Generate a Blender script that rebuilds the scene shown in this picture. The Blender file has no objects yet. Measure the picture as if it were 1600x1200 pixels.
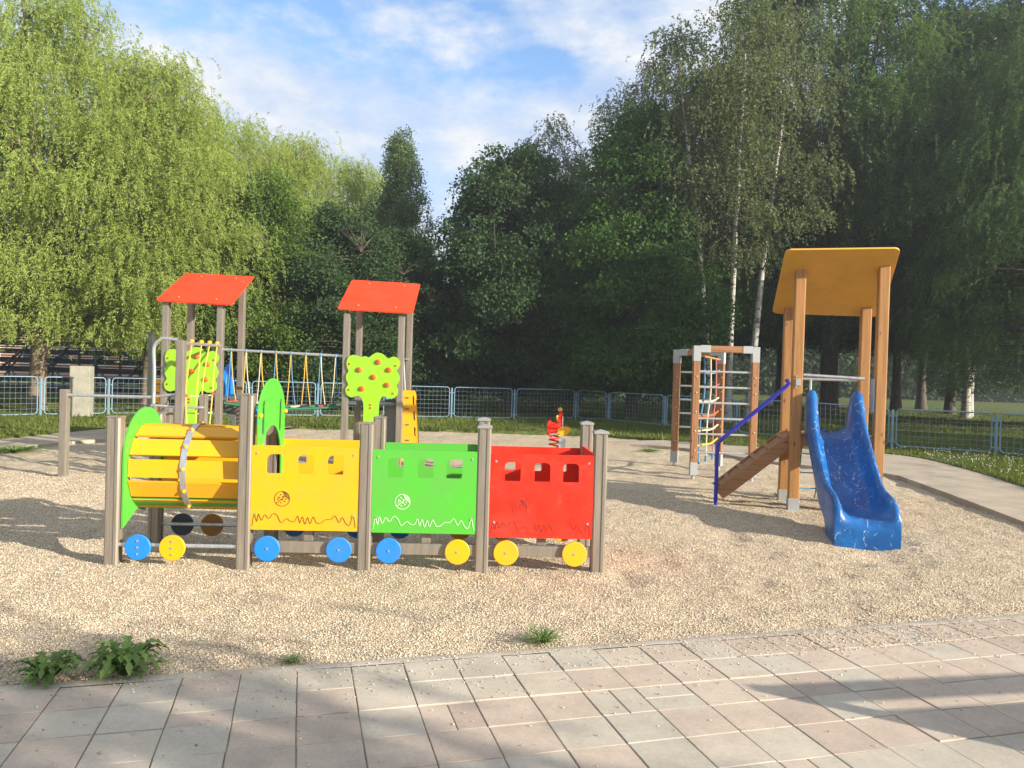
import bpy, bmesh, math, random
import numpy as np
from mathutils import Vector, Matrix
from mathutils.geometry import tessellate_polygon
R = math.radians
random.seed(7)
sc = bpy.context.scene
col = sc.collection

# ------------------------------------------------------------------ camera
CH = 1.55
def _rx(v, a): return Vector((v[0], v[1]*math.cos(a)-v[2]*math.sin(a), v[1]*math.sin(a)+v[2]*math.cos(a)))
_phi, _p = R(1.65), R(-0.72)
CR = _rx((math.cos(_phi), 0, math.sin(_phi)), _p)
CU = _rx((-math.sin(_phi), 0, math.cos(_phi)), _p)
CF = _rx((0, 1, 0), _p)
def _ray(px, py): return CF + CR*((px-800)/1200.0) + CU*((600-py)/1200.0)
def G(px, py, z=0.0):
    d = _ray(px, py); t = (z-CH)/d.z
    return Vector((d.x*t, d.y*t, z))
def P(px, py, Y):
    d = _ray(px, py); t = Y/d.y
    return Vector((d.x*t, Y, CH+d.z*t))
cam = bpy.data.cameras.new('camera'); cam.lens = 27.0; cam.sensor_width = 36.0; cam.sensor_fit = 'HORIZONTAL'
cam.clip_start = 0.05; cam.clip_end = 3000
camo = bpy.data.objects.new('camera', cam); col.objects.link(camo)
m3 = Matrix((CR, CU, -CF)).transposed()
camo.matrix_world = Matrix.Translation((0, 0, CH)) @ m3.to_4x4()
sc.camera = camo

# ------------------------------------------------------------------ materials
def new_mat(name):
    m = bpy.data.materials.new(name); m.use_nodes = True
    nt = m.node_tree; nt.nodes.clear()
    out = nt.nodes.new('ShaderNodeOutputMaterial')
    return m, nt, out
def N(nt, t, **kw):
    n = nt.nodes.new(t)
    for k, v in kw.items():
        if k.startswith('_'): setattr(n, k[1:], v)
        else: n.inputs[k].default_value = v
    return n
def L(nt, a, b): nt.links.new(a, b)
def ramp(nt, fac, stops, interp='LINEAR'):
    r = nt.nodes.new('ShaderNodeValToRGB'); r.color_ramp.interpolation = interp
    el = r.color_ramp.elements
    while len(el) < len(stops): el.new(0.5)
    for e, (p, c) in zip(el, stops):
        e.position = p; e.color = (c[0], c[1], c[2], 1) if len(c) == 3 else c
    L(nt, fac, r.inputs['Fac']); return r
def g3(v): return (v, v, v)

def plastic(name, c, rough=0.38, spec=0.4, dirt=0.17, tex=260):
    m, nt, out = new_mat(name)
    b = N(nt, 'ShaderNodeBsdfPrincipled', Roughness=rough); b.inputs['Specular IOR Level'].default_value = spec
    tc = N(nt, 'ShaderNodeTexCoord')
    n1 = N(nt, 'ShaderNodeTexNoise', Scale=3.1, Detail=6.0, Roughness=0.65); L(nt, tc.outputs['Object'], n1.inputs['Vector'])
    d = tuple(x*0.66+y*0.16 for x, y in zip(c, (.34, .28, .20)))
    r = ramp(nt, n1.outputs['Fac'], [(0.36, d), (0.36+0.3, c)])
    mx = N(nt, 'ShaderNodeMixRGB', Fac=dirt*3); mx.inputs['Color1'].default_value = (*c, 1)
    L(nt, r.outputs['Color'], mx.inputs['Color2'])
    n5 = N(nt, 'ShaderNodeTexNoise', Scale=14.0, Detail=8.0, Roughness=0.75); L(nt, tc.outputs['Object'], n5.inputs['Vector'])
    sf = ramp(nt, n5.outputs['Fac'], [(0.56, g3(0)), (0.72, g3(.35))])
    mx5 = N(nt, 'ShaderNodeMixRGB'); mx5.inputs['Color2'].default_value = (*[x*.7+.10 for x in c], 1); L(nt, sf.outputs['Color'], mx5.inputs['Fac']); L(nt, mx.outputs['Color'], mx5.inputs['Color1']); mx = mx5
    L(nt, mx.outputs['Color'], b.inputs['Base Color'])
    n2 = N(nt, 'ShaderNodeTexNoise', Scale=float(tex), Detail=2.0); L(nt, tc.outputs['Object'], n2.inputs['Vector'])
    bp = N(nt, 'ShaderNodeBump', Strength=0.12, Distance=0.002); L(nt, n2.outputs['Fac'], bp.inputs['Height'])
    L(nt, bp.outputs['Normal'], b.inputs['Normal'])
    rr = ramp(nt, n1.outputs['Fac'], [(0.3, g3(rough+0.18)), (0.7, g3(rough))]); L(nt, rr.outputs['Color'], b.inputs['Roughness'])
    L(nt, b.outputs['BSDF'], out.inputs['Surface']); return m

def metal(name, c, rough=0.35, met=0.8, streak=True):
    m, nt, out = new_mat(name)
    b = N(nt, 'ShaderNodeBsdfPrincipled', Roughness=rough, Metallic=met)
    tc = N(nt, 'ShaderNodeTexCoord'); mp = N(nt, 'ShaderNodeMapping'); mp.inputs['Scale'].default_value = (30, 30, 2.0)
    L(nt, tc.outputs['Object'], mp.inputs['Vector'])
    n = N(nt, 'ShaderNodeTexNoise', Scale=1.6, Detail=7.0, Roughness=0.6); L(nt, mp.outputs['Vector'], n.inputs['Vector'])
    r = ramp(nt, n.outputs['Fac'], [(0.3, tuple(x*0.74 for x in c)), (0.7, tuple(min(1, x*1.1) for x in c))])
    L(nt, r.outputs['Color'], b.inputs['Base Color'])
    L(nt, b.outputs['BSDF'], out.inputs['Surface']); return m

def wood(name, c1, c2, axis=2):
    m, nt, out = new_mat(name)
    b = N(nt, 'ShaderNodeBsdfPrincipled', Roughness=0.55)
    tc = N(nt, 'ShaderNodeTexCoord'); mp = N(nt, 'ShaderNodeMapping')
    s = [38, 38, 38]; s[axis] = 1.6; mp.inputs['Scale'].default_value = s
    L(nt, tc.outputs['Object'], mp.inputs['Vector'])
    n = N(nt, 'ShaderNodeTexNoise', Scale=1.0, Detail=5.0, Roughness=0.6, Distortion=0.6); L(nt, mp.outputs['Vector'], n.inputs['Vector'])
    r = ramp(nt, n.outputs['Fac'], [(0.25, c2), (0.6, c1), (0.8, tuple(min(1, x*1.15) for x in c1))])
    # knots
    mp2 = N(nt, 'ShaderNodeMapping'); s2 = [11, 11, 11]; s2[axis] = 4.5; mp2.inputs['Scale'].default_value = s2
    L(nt, tc.outputs['Object'], mp2.inputs['Vector'])
    v = N(nt, 'ShaderNodeTexVoronoi', Scale=1.0); L(nt, mp2.outputs['Vector'], v.inputs['Vector'])
    kr = ramp(nt, v.outputs['Distance'], [(0.06, g3(1)), (0.16, g3(0))])
    mx = N(nt, 'ShaderNodeMixRGB'); mx.inputs['Color2'].default_value = (*[x*0.35 for x in c2], 1)
    L(nt, kr.outputs['Color'], mx.inputs['Fac']); L(nt, r.outputs['Color'], mx.inputs['Color1'])
    L(nt, mx.outputs['Color'], b.inputs['Base Color'])
    bp = N(nt, 'ShaderNodeBump', Strength=0.25, Distance=0.003); L(nt, n.outputs['Fac'], bp.inputs['Height']); L(nt, bp.outputs['Normal'], b.inputs['Normal'])
    L(nt, b.outputs['BSDF'], out.inputs['Surface']); return m

def leafmat(name, c_lo, c_hi, trans=0.42, gloss=0.015):
    m, nt, out = new_mat(name)
    at = N(nt, 'ShaderNodeAttribute', _attribute_name='tint')
    r = ramp(nt, at.outputs['Fac'], [(0.0, c_lo), (0.75, c_hi), (1.0, tuple(min(1, x*1.35) for x in c_hi))])
    d = N(nt, 'ShaderNodeBsdfDiffuse'); t = N(nt, 'ShaderNodeBsdfTranslucent'); gl = N(nt, 'ShaderNodeBsdfGlossy', Roughness=0.6)
    L(nt, r.outputs['Color'], d.inputs['Color'])
    br = N(nt, 'ShaderNodeMixRGB', _blend_type='MULTIPLY', Fac=1.0); br.inputs['Color2'].default_value = (1.25, 1.3, 0.7, 1)
    L(nt, r.outputs['Color'], br.inputs['Color1']); L(nt, br.outputs['Color'], t.inputs['Color'])
    m1 = N(nt, 'ShaderNodeMixShader', Fac=trans); L(nt, d.outputs['BSDF'], m1.inputs[1]); L(nt, t.outputs['BSDF'], m1.inputs[2])
    m2 = N(nt, 'ShaderNodeMixShader', Fac=gloss); L(nt, m1.outputs['Shader'], m2.inputs[1]); L(nt, gl.outputs['BSDF'], m2.inputs[2])
    L(nt, m2.outputs['Shader'], out.inputs['Surface']); return m

def bark(name, c1, c2, scale=(14, 14, 3), birch=False):
    m, nt, out = new_mat(name)
    b = N(nt, 'ShaderNodeBsdfPrincipled', Roughness=0.85)
    tc = N(nt, 'ShaderNodeTexCoord'); mp = N(nt, 'ShaderNodeMapping'); mp.inputs['Scale'].default_value = scale
    L(nt, tc.outputs['Object'], mp.inputs['Vector'])
    n = N(nt, 'ShaderNodeTexNoise', Scale=1.0, Detail=6.0, Roughness=0.65); L(nt, mp.outputs['Vector'], n.inputs['Vector'])
    st = [(0.52, c1), (0.62, c2)] if birch else [(0.3, c2), (0.7, c1)]
    r = ramp(nt, n.outputs['Fac'], st); L(nt, r.outputs['Color'], b.inputs['Base Color'])
    bp = N(nt, 'ShaderNodeBump', Strength=0.7, Distance=0.03); L(nt, n.outputs['Fac'], bp.inputs['Height']); L(nt, bp.outputs['Normal'], b.inputs['Normal'])
    L(nt, b.outputs['BSDF'], out.inputs['Surface']); return m

def tintmat(name, stops, rough=0.85, noise=None, bump=None, interp='LINEAR'):
    """per-face 'tint' attribute -> colour ramp, times fine noise"""
    m, nt, out = new_mat(name)
    b = N(nt, 'ShaderNodeBsdfPrincipled', Roughness=rough); b.inputs['Specular IOR Level'].default_value = 0.25
    at = N(nt, 'ShaderNodeAttribute', _attribute_name='tint')
    r = ramp(nt, at.outputs['Fac'], stops, interp); c = r.outputs['Color']
    tc = N(nt, 'ShaderNodeTexCoord')
    if noise:
        for (s, lo, hi, det) in noise:
            n = N(nt, 'ShaderNodeTexNoise', Scale=s, Detail=det, Roughness=0.65); L(nt, tc.outputs['Object'], n.inputs['Vector'])
            rr = ramp(nt, n.outputs['Fac'], [(0.3, g3(lo)), (0.7, g3(hi))])
            mx = N(nt, 'ShaderNodeMixRGB', _blend_type='MULTIPLY', Fac=1.0); L(nt, c, mx.inputs['Color1']); L(nt, rr.outputs['Color'], mx.inputs['Color2']); c = mx.outputs['Color']
    L(nt, c, b.inputs['Base Color'])
    if bump:
        n = N(nt, 'ShaderNodeTexNoise', Scale=bump[0], Detail=4.0); L(nt, tc.outputs['Object'], n.inputs['Vector'])
        bp = N(nt, 'ShaderNodeBump', Strength=bump[1], Distance=bump[2]); L(nt, n.outputs['Fac'], bp.inputs['Height']); L(nt, bp.outputs['Normal'], b.inputs['Normal'])
    L(nt, b.outputs['BSDF'], out.inputs['Surface']); return m

def groundmat(name, cols, scale, rough=0.95, fine=None, bump=(60, 0.5, 0.01)):
    m, nt, out = new_mat(name)
    b = N(nt, 'ShaderNodeBsdfPrincipled', Roughness=rough); b.inputs['Specular IOR Level'].default_value = 0.2
    tc = N(nt, 'ShaderNodeTexCoord')
    n = N(nt, 'ShaderNodeTexNoise', Scale=scale, Detail=8.0, Roughness=0.65); L(nt, tc.outputs['Object'], n.inputs['Vector'])
    k = len(cols)
    r = ramp(nt, n.outputs['Fac'], [(0.3+0.4*i/(k-1), c) for i, c in enumerate(cols)]); c = r.outputs['Color']
    if fine:
        n2 = N(nt, 'ShaderNodeTexNoise', Scale=fine[0], Detail=3.0); L(nt, tc.outputs['Object'], n2.inputs['Vector'])
        r2 = ramp(nt, n2.outputs['Fac'], [(0.32, g3(fine[1])), (0.68, g3(fine[2]))])
        mx = N(nt, 'ShaderNodeMixRGB', _blend_type='MULTIPLY', Fac=1.0); L(nt, c, mx.inputs['Color1']); L(nt, r2.outputs['Color'], mx.inputs['Color2']); c = mx.outputs['Color']
    L(nt, c, b.inputs['Base Color'])
    n3 = N(nt, 'ShaderNodeTexNoise', Scale=bump[0], Detail=5.0); L(nt, tc.outputs['Object'], n3.inputs['Vector'])
    bp = N(nt, 'ShaderNodeBump', Strength=bump[1], Distance=bump[2]); L(nt, n3.outputs['Fac'], bp.inputs['Height']); L(nt, bp.outputs['Normal'], b.inputs['Normal'])
    L(nt, b.outputs['BSDF'], out.inputs['Surface']); return m

def gravelmat():
    m, nt, out = new_mat('gravel')
    b = N(nt, 'ShaderNodeBsdfPrincipled', Roughness=0.9); b.inputs['Specular IOR Level'].default_value = 0.2
    tc = N(nt, 'ShaderNodeTexCoord')
    v = N(nt, 'ShaderNodeTexVoronoi', Scale=105.0); L(nt, tc.outputs['Object'], v.inputs['Vector'])
    v2 = N(nt, 'ShaderNodeTexVoronoi', Scale=70.0); L(nt, tc.outputs['Object'], v2.inputs['Vector'])
    sep = N(nt, 'ShaderNodeSeparateColor'); L(nt, v.outputs['Color'], sep.inputs['Color'])
    r = ramp(nt, sep.outputs['Red'], [(0.0, (0.24, 0.185, 0.125)), (0.25, (0.41, 0.325, 0.22)), (0.7, (0.57, 0.465, 0.325)), (1.0, (0.72, 0.62, 0.47))])
    n = N(nt, 'ShaderNodeTexNoise', Scale=1.1, Detail=6.0, Roughness=0.6); L(nt, tc.outputs['Object'], n.inputs['Vector'])
    rn = ramp(nt, n.outputs['Fac'], [(0.3, (0.86, 0.85, 0.83)), (0.7, (1.06, 1.05, 1.02))])
    mx = N(nt, 'ShaderNodeMixRGB', _blend_type='MULTIPLY', Fac=1.0); L(nt, r.outputs['Color'], mx.inputs['Color1']); L(nt, rn.outputs['Color'], mx.inputs['Color2'])
    L(nt, mx.outputs['Color'], b.inputs['Base Color'])
    ad = N(nt, 'ShaderNodeMath', _operation='ADD'); L(nt, v.outputs['Distance'], ad.inputs[0]); L(nt, v2.outputs['Distance'], ad.inputs[1])
    bp = N(nt, 'ShaderNodeBump', Strength=0.9, Distance=0.008, _invert=True); L(nt, ad.outputs[0], bp.inputs['Height'])
    n4 = N(nt, 'ShaderNodeTexNoise', Scale=9.0, Detail=4.0, Roughness=0.6); L(nt, tc.outputs['Object'], n4.inputs['Vector'])
    bp2 = N(nt, 'ShaderNodeBump', Strength=0.5, Distance=0.05); L(nt, n4.outputs['Fac'], bp2.inputs['Height']); L(nt, bp.outputs['Normal'], bp2.inputs['Normal'])
    L(nt, bp2.outputs['Normal'], b.inputs['Normal'])
    L(nt, b.outputs['BSDF'], out.inputs['Surface']); return m

def slidemat():
    m, nt, out = new_mat('scuffed_blue')
    b = N(nt, 'ShaderNodeBsdfPrincipled', Roughness=0.4)
    tc = N(nt, 'ShaderNodeTexCoord')
    n0 = N(nt, 'ShaderNodeTexNoise', Scale=4.0, Detail=6.0, Roughness=0.7); L(nt, tc.outputs['Object'], n0.inputs['Vector'])
    base = ramp(nt, n0.outputs['Fac'], [(0.3, (0.003, 0.055, 0.20)), (0.55, (0.004, 0.10, 0.32)), (0.75, (0.012, 0.165, 0.44))])
    # long thin scratches: level lines of a stretched distorted noise, broken up by a second noise
    masks = []
    for (sc_, rot, wv) in (((5.0, 1.6, 1.6), (0, 0, 0.5), 0.0032), ((4.0, 2.6, 2.6), (0.3, 0.5, -0.6), 0.0034), ((6, 6, 3.4), (1.0, 0.3, 0.9), 0.0045)):
        mp = N(nt, 'ShaderNodeMapping'); mp.inputs['Scale'].default_value = sc_; mp.inputs['Rotation'].default_value = rot
        mp.inputs['Location'].default_value = (wv*900, 1.7, 3.1)
        L(nt, tc.outputs['Object'], mp.inputs['Vector'])
        n = N(nt, 'ShaderNodeTexNoise', Scale=1.0, Detail=0.5, Distortion=0.3); L(nt, mp.outputs['Vector'], n.inputs['Vector'])
        ln = ramp(nt, n.outputs['Fac'], [(0.5-wv*2, g3(0)), (0.5-wv, g3(1)), (0.5+wv, g3(1)), (0.5+wv*2, g3(0))])
        n2 = N(nt, 'ShaderNodeTexNoise', Scale=8.0, Detail=4.0); L(nt, mp.outputs['Vector'], n2.inputs['Vector'])
        br = ramp(nt, n2.outputs['Fac'], [(0.50, g3(0)), (0.58, g3(1))])
        mu = N(nt, 'ShaderNodeMath', _operation='MULTIPLY'); L(nt, ln.outputs['Color'], mu.inputs[0]); L(nt, br.outputs['Color'], mu.inputs[1]); masks.append(mu.outputs[0])
    n3 = N(nt, 'ShaderNodeTexNoise', Scale=13.0, Detail=5.0, Roughness=0.7); L(nt, tc.outputs['Object'], n3.inputs['Vector'])
    sp = ramp(nt, n3.outputs['Fac'], [(0.70, g3(0)), (0.76, g3(0.6))]); masks.append(sp.outputs['Color'])
    acc = masks[0]
    for k in masks[1:]:
        a = N(nt, 'ShaderNodeMath', _operation='MAXIMUM'); L(nt, acc, a.inputs[0]); L(nt, k, a.inputs[1]); acc = a.outputs[0]
    sc2 = N(nt, 'ShaderNodeMath', _operation='MULTIPLY'); sc2.inputs[1].default_value = 0.55; L(nt, acc, sc2.inputs[0])
    mx = N(nt, 'ShaderNodeMixRGB'); mx.inputs['Color2'].default_value = (0.55, 0.58, 0.66, 1)
    L(nt, sc2.outputs[0], mx.inputs['Fac']); L(nt, base.outputs['Color'], mx.inputs['Color1']); L(nt, mx.outputs['Color'], b.inputs['Base Color'])
    rr = ramp(nt, acc, [(0, g3(0.36)), (1, g3(0.75))]); L(nt, rr.outputs['Color'], b.inputs['Roughness'])
    L(nt, b.outputs['BSDF'], out.inputs['Surface']); return m

M = {}
M['yellow'] = plastic('yellow_plastic', (0.86, 0.385, 0.001))
M['green'] = plastic('green_plastic', (0.075, 0.42, 0.032))
M['lime'] = plastic('lime_plastic', (0.28, 0.57, 0.012))
M['red'] = plastic('red_plastic', (0.80, 0.018, 0.004), spec=0.2, rough=0.5)
M['roofred'] = plastic('roof_red', (0.95, 0.048, 0.008), rough=0.6, spec=0.1)
M['blue'] = plastic('blue_plastic', (0.0, 0.20, 0.72))
M['pipeblue'] = plastic('blue_pipe_paint', (0.02, 0.022, 0.36), rough=0.3)
M['orange'] = plastic('orange_plastic', (0.75, 0.13, 0.01), rough=0.25)
M['ochre'] = plastic('ochre_board', (0.66, 0.34, 0.03), rough=0.5)
M['darkgrey'] = plastic('dark_grey_board', (0.09, 0.105, 0.10), rough=0.5)
M['midgrey'] = plastic('mid_grey_board', (0.17, 0.17, 0.15), rough=0.5)
M['engrave_y'] = plastic('engraved_yellow', (0.10, 0.05, 0.01), rough=0.7)
M['engrave_g'] = plastic('engraved_green', (0.62, 0.80, 0.55), rough=0.7)
M['engrave_r'] = plastic('engraved_red', (0.26, 0.02, 0.012), rough=0.7)
M['post'] = metal('weathered_post', (0.31, 0.265, 0.21), rough=0.42, met=0.45)
M['cap'] = plastic('grey_cap', (0.27, 0.262, 0.25), rough=0.5)
M['steel'] = metal('galvanised_steel', (0.60, 0.60, 0.58), rough=0.38, met=0.75)
M['bracket'] = plastic('zinc_bracket', (0.36, 0.375, 0.37), rough=0.5)
M['wood'] = wood('brown_timber', (0.32, 0.15, 0.06), (0.19, 0.08, 0.03))
M['woodx'] = wood('brown_timber_level', (0.33, 0.155, 0.060), (0.20, 0.085, 0.030), axis=0)
M['oak'] = wood('golden_timber', (0.42, 0.205, 0.062), (0.27, 0.12, 0.034))
M['rope_y'] = plastic('yellow_rope', (0.66, 0.40, 0.06), rough=0.8)
M['rope_b'] = plastic('blue_rope', (0.10, 0.26, 0.42), rough=0.8)
M['rope_r'] = plastic('red_rope', (0.48, 0.06, 0.05), rough=0.8)
M['rope_g'] = plastic('green_rope', (0.03, 0.20, 0.09), rough=0.8)
M['rope_w'] = plastic('pale_rope', (0.62, 0.56, 0.36), rough=0.8)
M['rope_p'] = plastic('pink_rope', (0.50, 0.16, 0.15), rough=0.8)
M['navy_shaded_blue'] = plastic('navy_shaded_blue_plastic', (0.028, 0.04, 0.07))  # navy bridge slats; on rear engine wheels, blue with shade painted in
M['shaded_yellow'] = plastic('shaded_yellow_plastic', (0.36, 0.15, 0.01))  # yellow of the rear engine wheel with its shade put into the colour
M['fence'] = plastic('pale_blue_paint', (0.20, 0.325, 0.40), rough=0.45)
M['wire'] = metal('zinc_wire', (0.30, 0.36, 0.38), rough=0.5, met=0.4)
M['concrete'] = groundmat('concrete', [(0.38, 0.33, 0.25), (0.48, 0.42, 0.33), (0.54, 0.475, 0.38)], 2.5, fine=(90, 0.86, 1.08), bump=(120, 0.3, 0.004))
M['pillar'] = groundmat('old_concrete', [(0.24, 0.225, 0.17), (0.33, 0.31, 0.24), (0.37, 0.345, 0.27)], 4.0, fine=(60, 0.85, 1.08))
M['pathc'] = groundmat('path_concrete', [(0.28, 0.23, 0.17), (0.39, 0.325, 0.245), (0.46, 0.385, 0.29)], 1.6, fine=(70, 0.82, 1.1), bump=(110, 0.4, 0.006))
M['lawn'] = groundmat('lawn_soil', [(0.05, 0.075, 0.014), (0.085, 0.11, 0.024), (0.14, 0.135, 0.04)], 0.35, fine=(9, 0.7, 1.25), bump=(35, 0.9, 0.03))
M['earth'] = groundmat('earth', [(0.06, 0.075, 0.03), (0.10, 0.10, 0.05)], 0.3)
M['gravel'] = gravelmat()
M['slide'] = slidemat()
M['stone'] = tintmat('loose_stone', [(0, (0.25, 0.19, 0.13)), (0.25, (0.42, 0.33, 0.22)), (0.7, (0.58, 0.47, 0.33)), (1, (0.76, 0.66, 0.52))])
M['paver'] = tintmat('paver', [(0, (0.40, 0.315, 0.245)), (0.16, (0.48, 0.385, 0.30)), (0.36, (0.52, 0.42, 0.325)), (0.5, (0.52, 0.43, 0.335)), (0.7, (0.52, 0.45, 0.35)), (1, (0.49, 0.435, 0.345))],
                     noise=[(1.1, 0.82, 1.06, 7.0), (5, 0.86, 1.05, 6.0), (55, 0.90, 1.06, 4.0), (330, 0.86, 1.10, 2.0)], bump=(260, 0.3, 0.002))
M['joint'] = groundmat('joint_sand', [(0.20, 0.16, 0.12), (0.40, 0.325, 0.24), (0.46, 0.38, 0.285)], 6.0)
_m, _nt, _o = new_mat('thin_haze'); _v = N(_nt, 'ShaderNodeVolumePrincipled', Density=0.0014, Anisotropy=0.35); _v.inputs['Color'].default_value = (.92, .95, 1, 1); L(_nt, _v.outputs['Volume'], _o.inputs['Volume']); M['haze'] = _m
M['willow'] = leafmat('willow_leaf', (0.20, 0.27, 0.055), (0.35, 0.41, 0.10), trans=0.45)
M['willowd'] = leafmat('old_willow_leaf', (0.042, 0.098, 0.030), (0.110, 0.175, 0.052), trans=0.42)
M['maple'] = leafmat('maple_leaf', (0.026, 0.058, 0.020), (0.062, 0.110, 0.034), trans=0.34)
M['mapleg'] = leafmat('young_maple_leaf', (0.030, 0.085, 0.016), (0.078, 0.155, 0.030), trans=0.4)
M['birch'] = leafmat('birch_leaf', (0.070, 0.100, 0.042), (0.155, 0.180, 0.080), trans=0.36)
M['spire'] = leafmat('poplar_leaf', (0.075, 0.13, 0.055), (0.14, 0.205, 0.085), trans=0.42)
M['ash'] = leafmat('ash_leaf', (0.06, 0.12, 0.016), (0.13, 0.20, 0.03), trans=0.42)
M['bushl'] = leafmat('bush_leaf', (0.10, 0.14, 0.012), (0.20, 0.24, 0.022))
M['grass'] = leafmat('grass_blade', (0.065, 0.10, 0.014), (0.15, 0.175, 0.035), trans=0.4)
M['weed'] = leafmat('weed_leaf', (0.10, 0.165, 0.05), (0.18, 0.27, 0.08), trans=0.42)
M['flower'] = plastic('white_petal', (0.62, 0.60, 0.48), rough=0.8)
M['bark'] = bark('grey_bark', (0.13, 0.10, 0.075), (0.045, 0.035, 0.027))
M['barkw'] = bark('birch_bark', (0.42, 0.39, 0.34), (0.05, 0.045, 0.04), scale=(2.5, 2.5, 7), birch=True)
M['barkl'] = bark('willow_bark', (0.26, 0.19, 0.12), (0.09, 0.065, 0.045))
M['white'] = plastic('white_paint', (0.72, 0.73, 0.74), rough=0.35)
M['black'] = plastic('black_rubber', (0.02, 0.02, 0.02), rough=0.6)
M['glass'] = plastic('dark_glass', (0.03, 0.04, 0.05), rough=0.08, spec=0.6)
M['standdark'] = plastic('dark_green_steel', (0.03, 0.042, 0.038), rough=0.6)
M['standseat'] = plastic('pale_blue_seats', (0.12, 0.17, 0.22), rough=0.6)
M['salmon'] = groundmat('salmon_render', [(0.50, 0.27, 0.19), (0.58, 0.33, 0.24)], 1.0)
M['rooft'] = groundmat('roof_tile', [(0.30, 0.10, 0.06), (0.40, 0.15, 0.09)], 3.0)
M['graffiti'] = plastic('faded_red_paint', (0.30, 0.10, 0.08), rough=0.8)

# ------------------------------------------------------------------ mesh helpers
SPLIT = {'screw', 'wheel_bolt', 'bolt_cap', 'floor_support', 'guard_rail', 'grab_rail', 'side_rail', 'low_rail', 'net_rope', 'handle', 'side_window'}
class MB:
    def __init__(s): s.v = []; s.f = []
    def add(s, vs, fs):
        o = len(s.v); s.v += [tuple(x) for x in vs]; s.f += [tuple(i+o for i in f) for f in fs]; return s
    def box(s, c, d, rot=None):
        hx, hy, hz = d[0]/2, d[1]/2, d[2]/2
        vs = [Vector((x, y, z)) for z in (-hz, hz) for y in (-hy, hy) for x in (-hx, hx)]
        if rot is not None: vs = [rot @ v for v in vs]
        c = Vector(c)
        return s.add([v+c for v in vs], [(0, 2, 3, 1), (4, 5, 7, 6), (0, 1, 5, 4), (1, 3, 7, 5), (3, 2, 6, 7), (2, 0, 4, 6)])
    def beam(s, a, b, w, h, up=(0, 0, 1)):
        a, b = Vector(a), Vector(b); x = (b-a); ln = x.length; x.normalize()
        y = Vector(up).cross(x)
        if y.length < 1e-4: y = Vector((0, 1, 0)).cross(x)
        y.normalize(); z = x.cross(y)
        return s.box((a+b)/2, (ln, w, h), Matrix((x, y, z)).transposed())
    def tube(s, pts, r, n=8, cap=True):
        pts = [Vector(p) for p in pts]; k = len(pts)
        rr = r if isinstance(r, (list, tuple)) else [r]*k
        vs = []; ref = None
        for i, p in enumerate(pts):
            t = (pts[min(i+1, k-1)]-pts[max(i-1, 0)])
            if t.length < 1e-9: t = Vector((0, 0, 1))
            t.normalize()
            if ref is None: ref = t.orthogonal().normalized()
            else:
                ref = ref-t*ref.dot(t)
                if ref.length < 1e-6: ref = t.orthogonal()
                ref.normalize()
            b = t.cross(ref)
            for j in range(n):
                a = 2*math.pi*j/n; vs.append(p+(ref*math.cos(a)+b*math.sin(a))*rr[i])
        fs = [(i*n+j, i*n+(j+1) % n, (i+1)*n+(j+1) % n, (i+1)*n+j) for i in range(k-1) for j in range(n)]
        if cap: fs += [tuple(range(n-1, -1, -1)), tuple((k-1)*n+j for j in range(n))]
        return s.add(vs, fs)
    def cyl(s, a, b, r, n=20, r2=None): return s.tube([a, b], [r, r if r2 is None else r2], n)
    def ball(s, c, r, n=10, sz=(1, 1, 1)):
        vs = [(c[0], c[1], c[2]+r*sz[2])]; m = max(4, n//2)
        for i in range(1, m):
            th = math.pi*i/m
            for j in range(n):
                a = 2*math.pi*j/n; vs.append((c[0]+r*sz[0]*math.sin(th)*math.cos(a), c[1]+r*sz[1]*math.sin(th)*math.sin(a), c[2]+r*sz[2]*math.cos(th)))
        vs.append((c[0], c[1], c[2]-r*sz[2])); fs = []
        for j in range(n):
            fs.append((0, 1+j, 1+(j+1) % n)); b = 1+(m-2)*n; fs.append((len(vs)-1, b+(j+1) % n, b+j))
        for i in range(m-2):
            for j in range(n): a = 1+i*n; fs.append((a+j, a+n+j, a+n+(j+1) % n, a+(j+1) % n))
        return s.add(vs, fs)
    def prism(s, loops, t, fn):
        """loops: outline + holes in (u,v); extruded by +-t/2 along w; fn(u,v,w)->xyz"""
        allp = [p for lp in loops for p in lp]
        tri = tessellate_polygon([[Vector((p[0], p[1], 0)) for p in lp] for lp in loops])
        n = len(allp)
        vs = [fn(p[0], p[1], t/2) for p in allp]+[fn(p[0], p[1], -t/2) for p in allp]
        fs = []
        for a, b, c in tri:
            A, B, C_ = allp[a], allp[b], allp[c]
            if (B[0]-A[0])*(C_[1]-A[1])-(B[1]-A[1])*(C_[0]-A[0]) < 0: a, c = c, a
            fs += [(a, b, c), (c+n, b+n, a+n)]
        o = 0
        for li, lp in enumerate(loops):
            k = len(lp); area = sum(lp[i][0]*lp[(i+1) % k][1]-lp[(i+1) % k][0]*lp[i][1] for i in range(k))
            ccw = area > 0
            if li > 0: ccw = not ccw
            for i in range(k):
                a, b = o+i, o+(i+1) % k
                q = (a, a+n, b+n, b)
                if ccw == (li > 0): pass
                fs.append(q if (area > 0) == (li == 0) else tuple(reversed(q)))
            o += k
        return s.add(vs, fs)
    def islands(s):
        par = list(range(len(s.v)))
        def fd(a):
            while par[a] != a: par[a] = par[par[a]]; a = par[a]
            return a
        for f in s.f:
            for i in f[1:]: par[fd(i)] = fd(f[0])
        d = {}
        for f in s.f: d.setdefault(fd(f[0]), []).append(f)
        out = []
        for fs in d.values():
            ids = sorted({i for f in fs for i in f}); ix = {a: b for b, a in enumerate(ids)}
            m = MB(); m.v = [s.v[i] for i in ids]; m.f = [tuple(ix[i] for i in f) for f in fs]; out.append(m)
        return out
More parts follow.
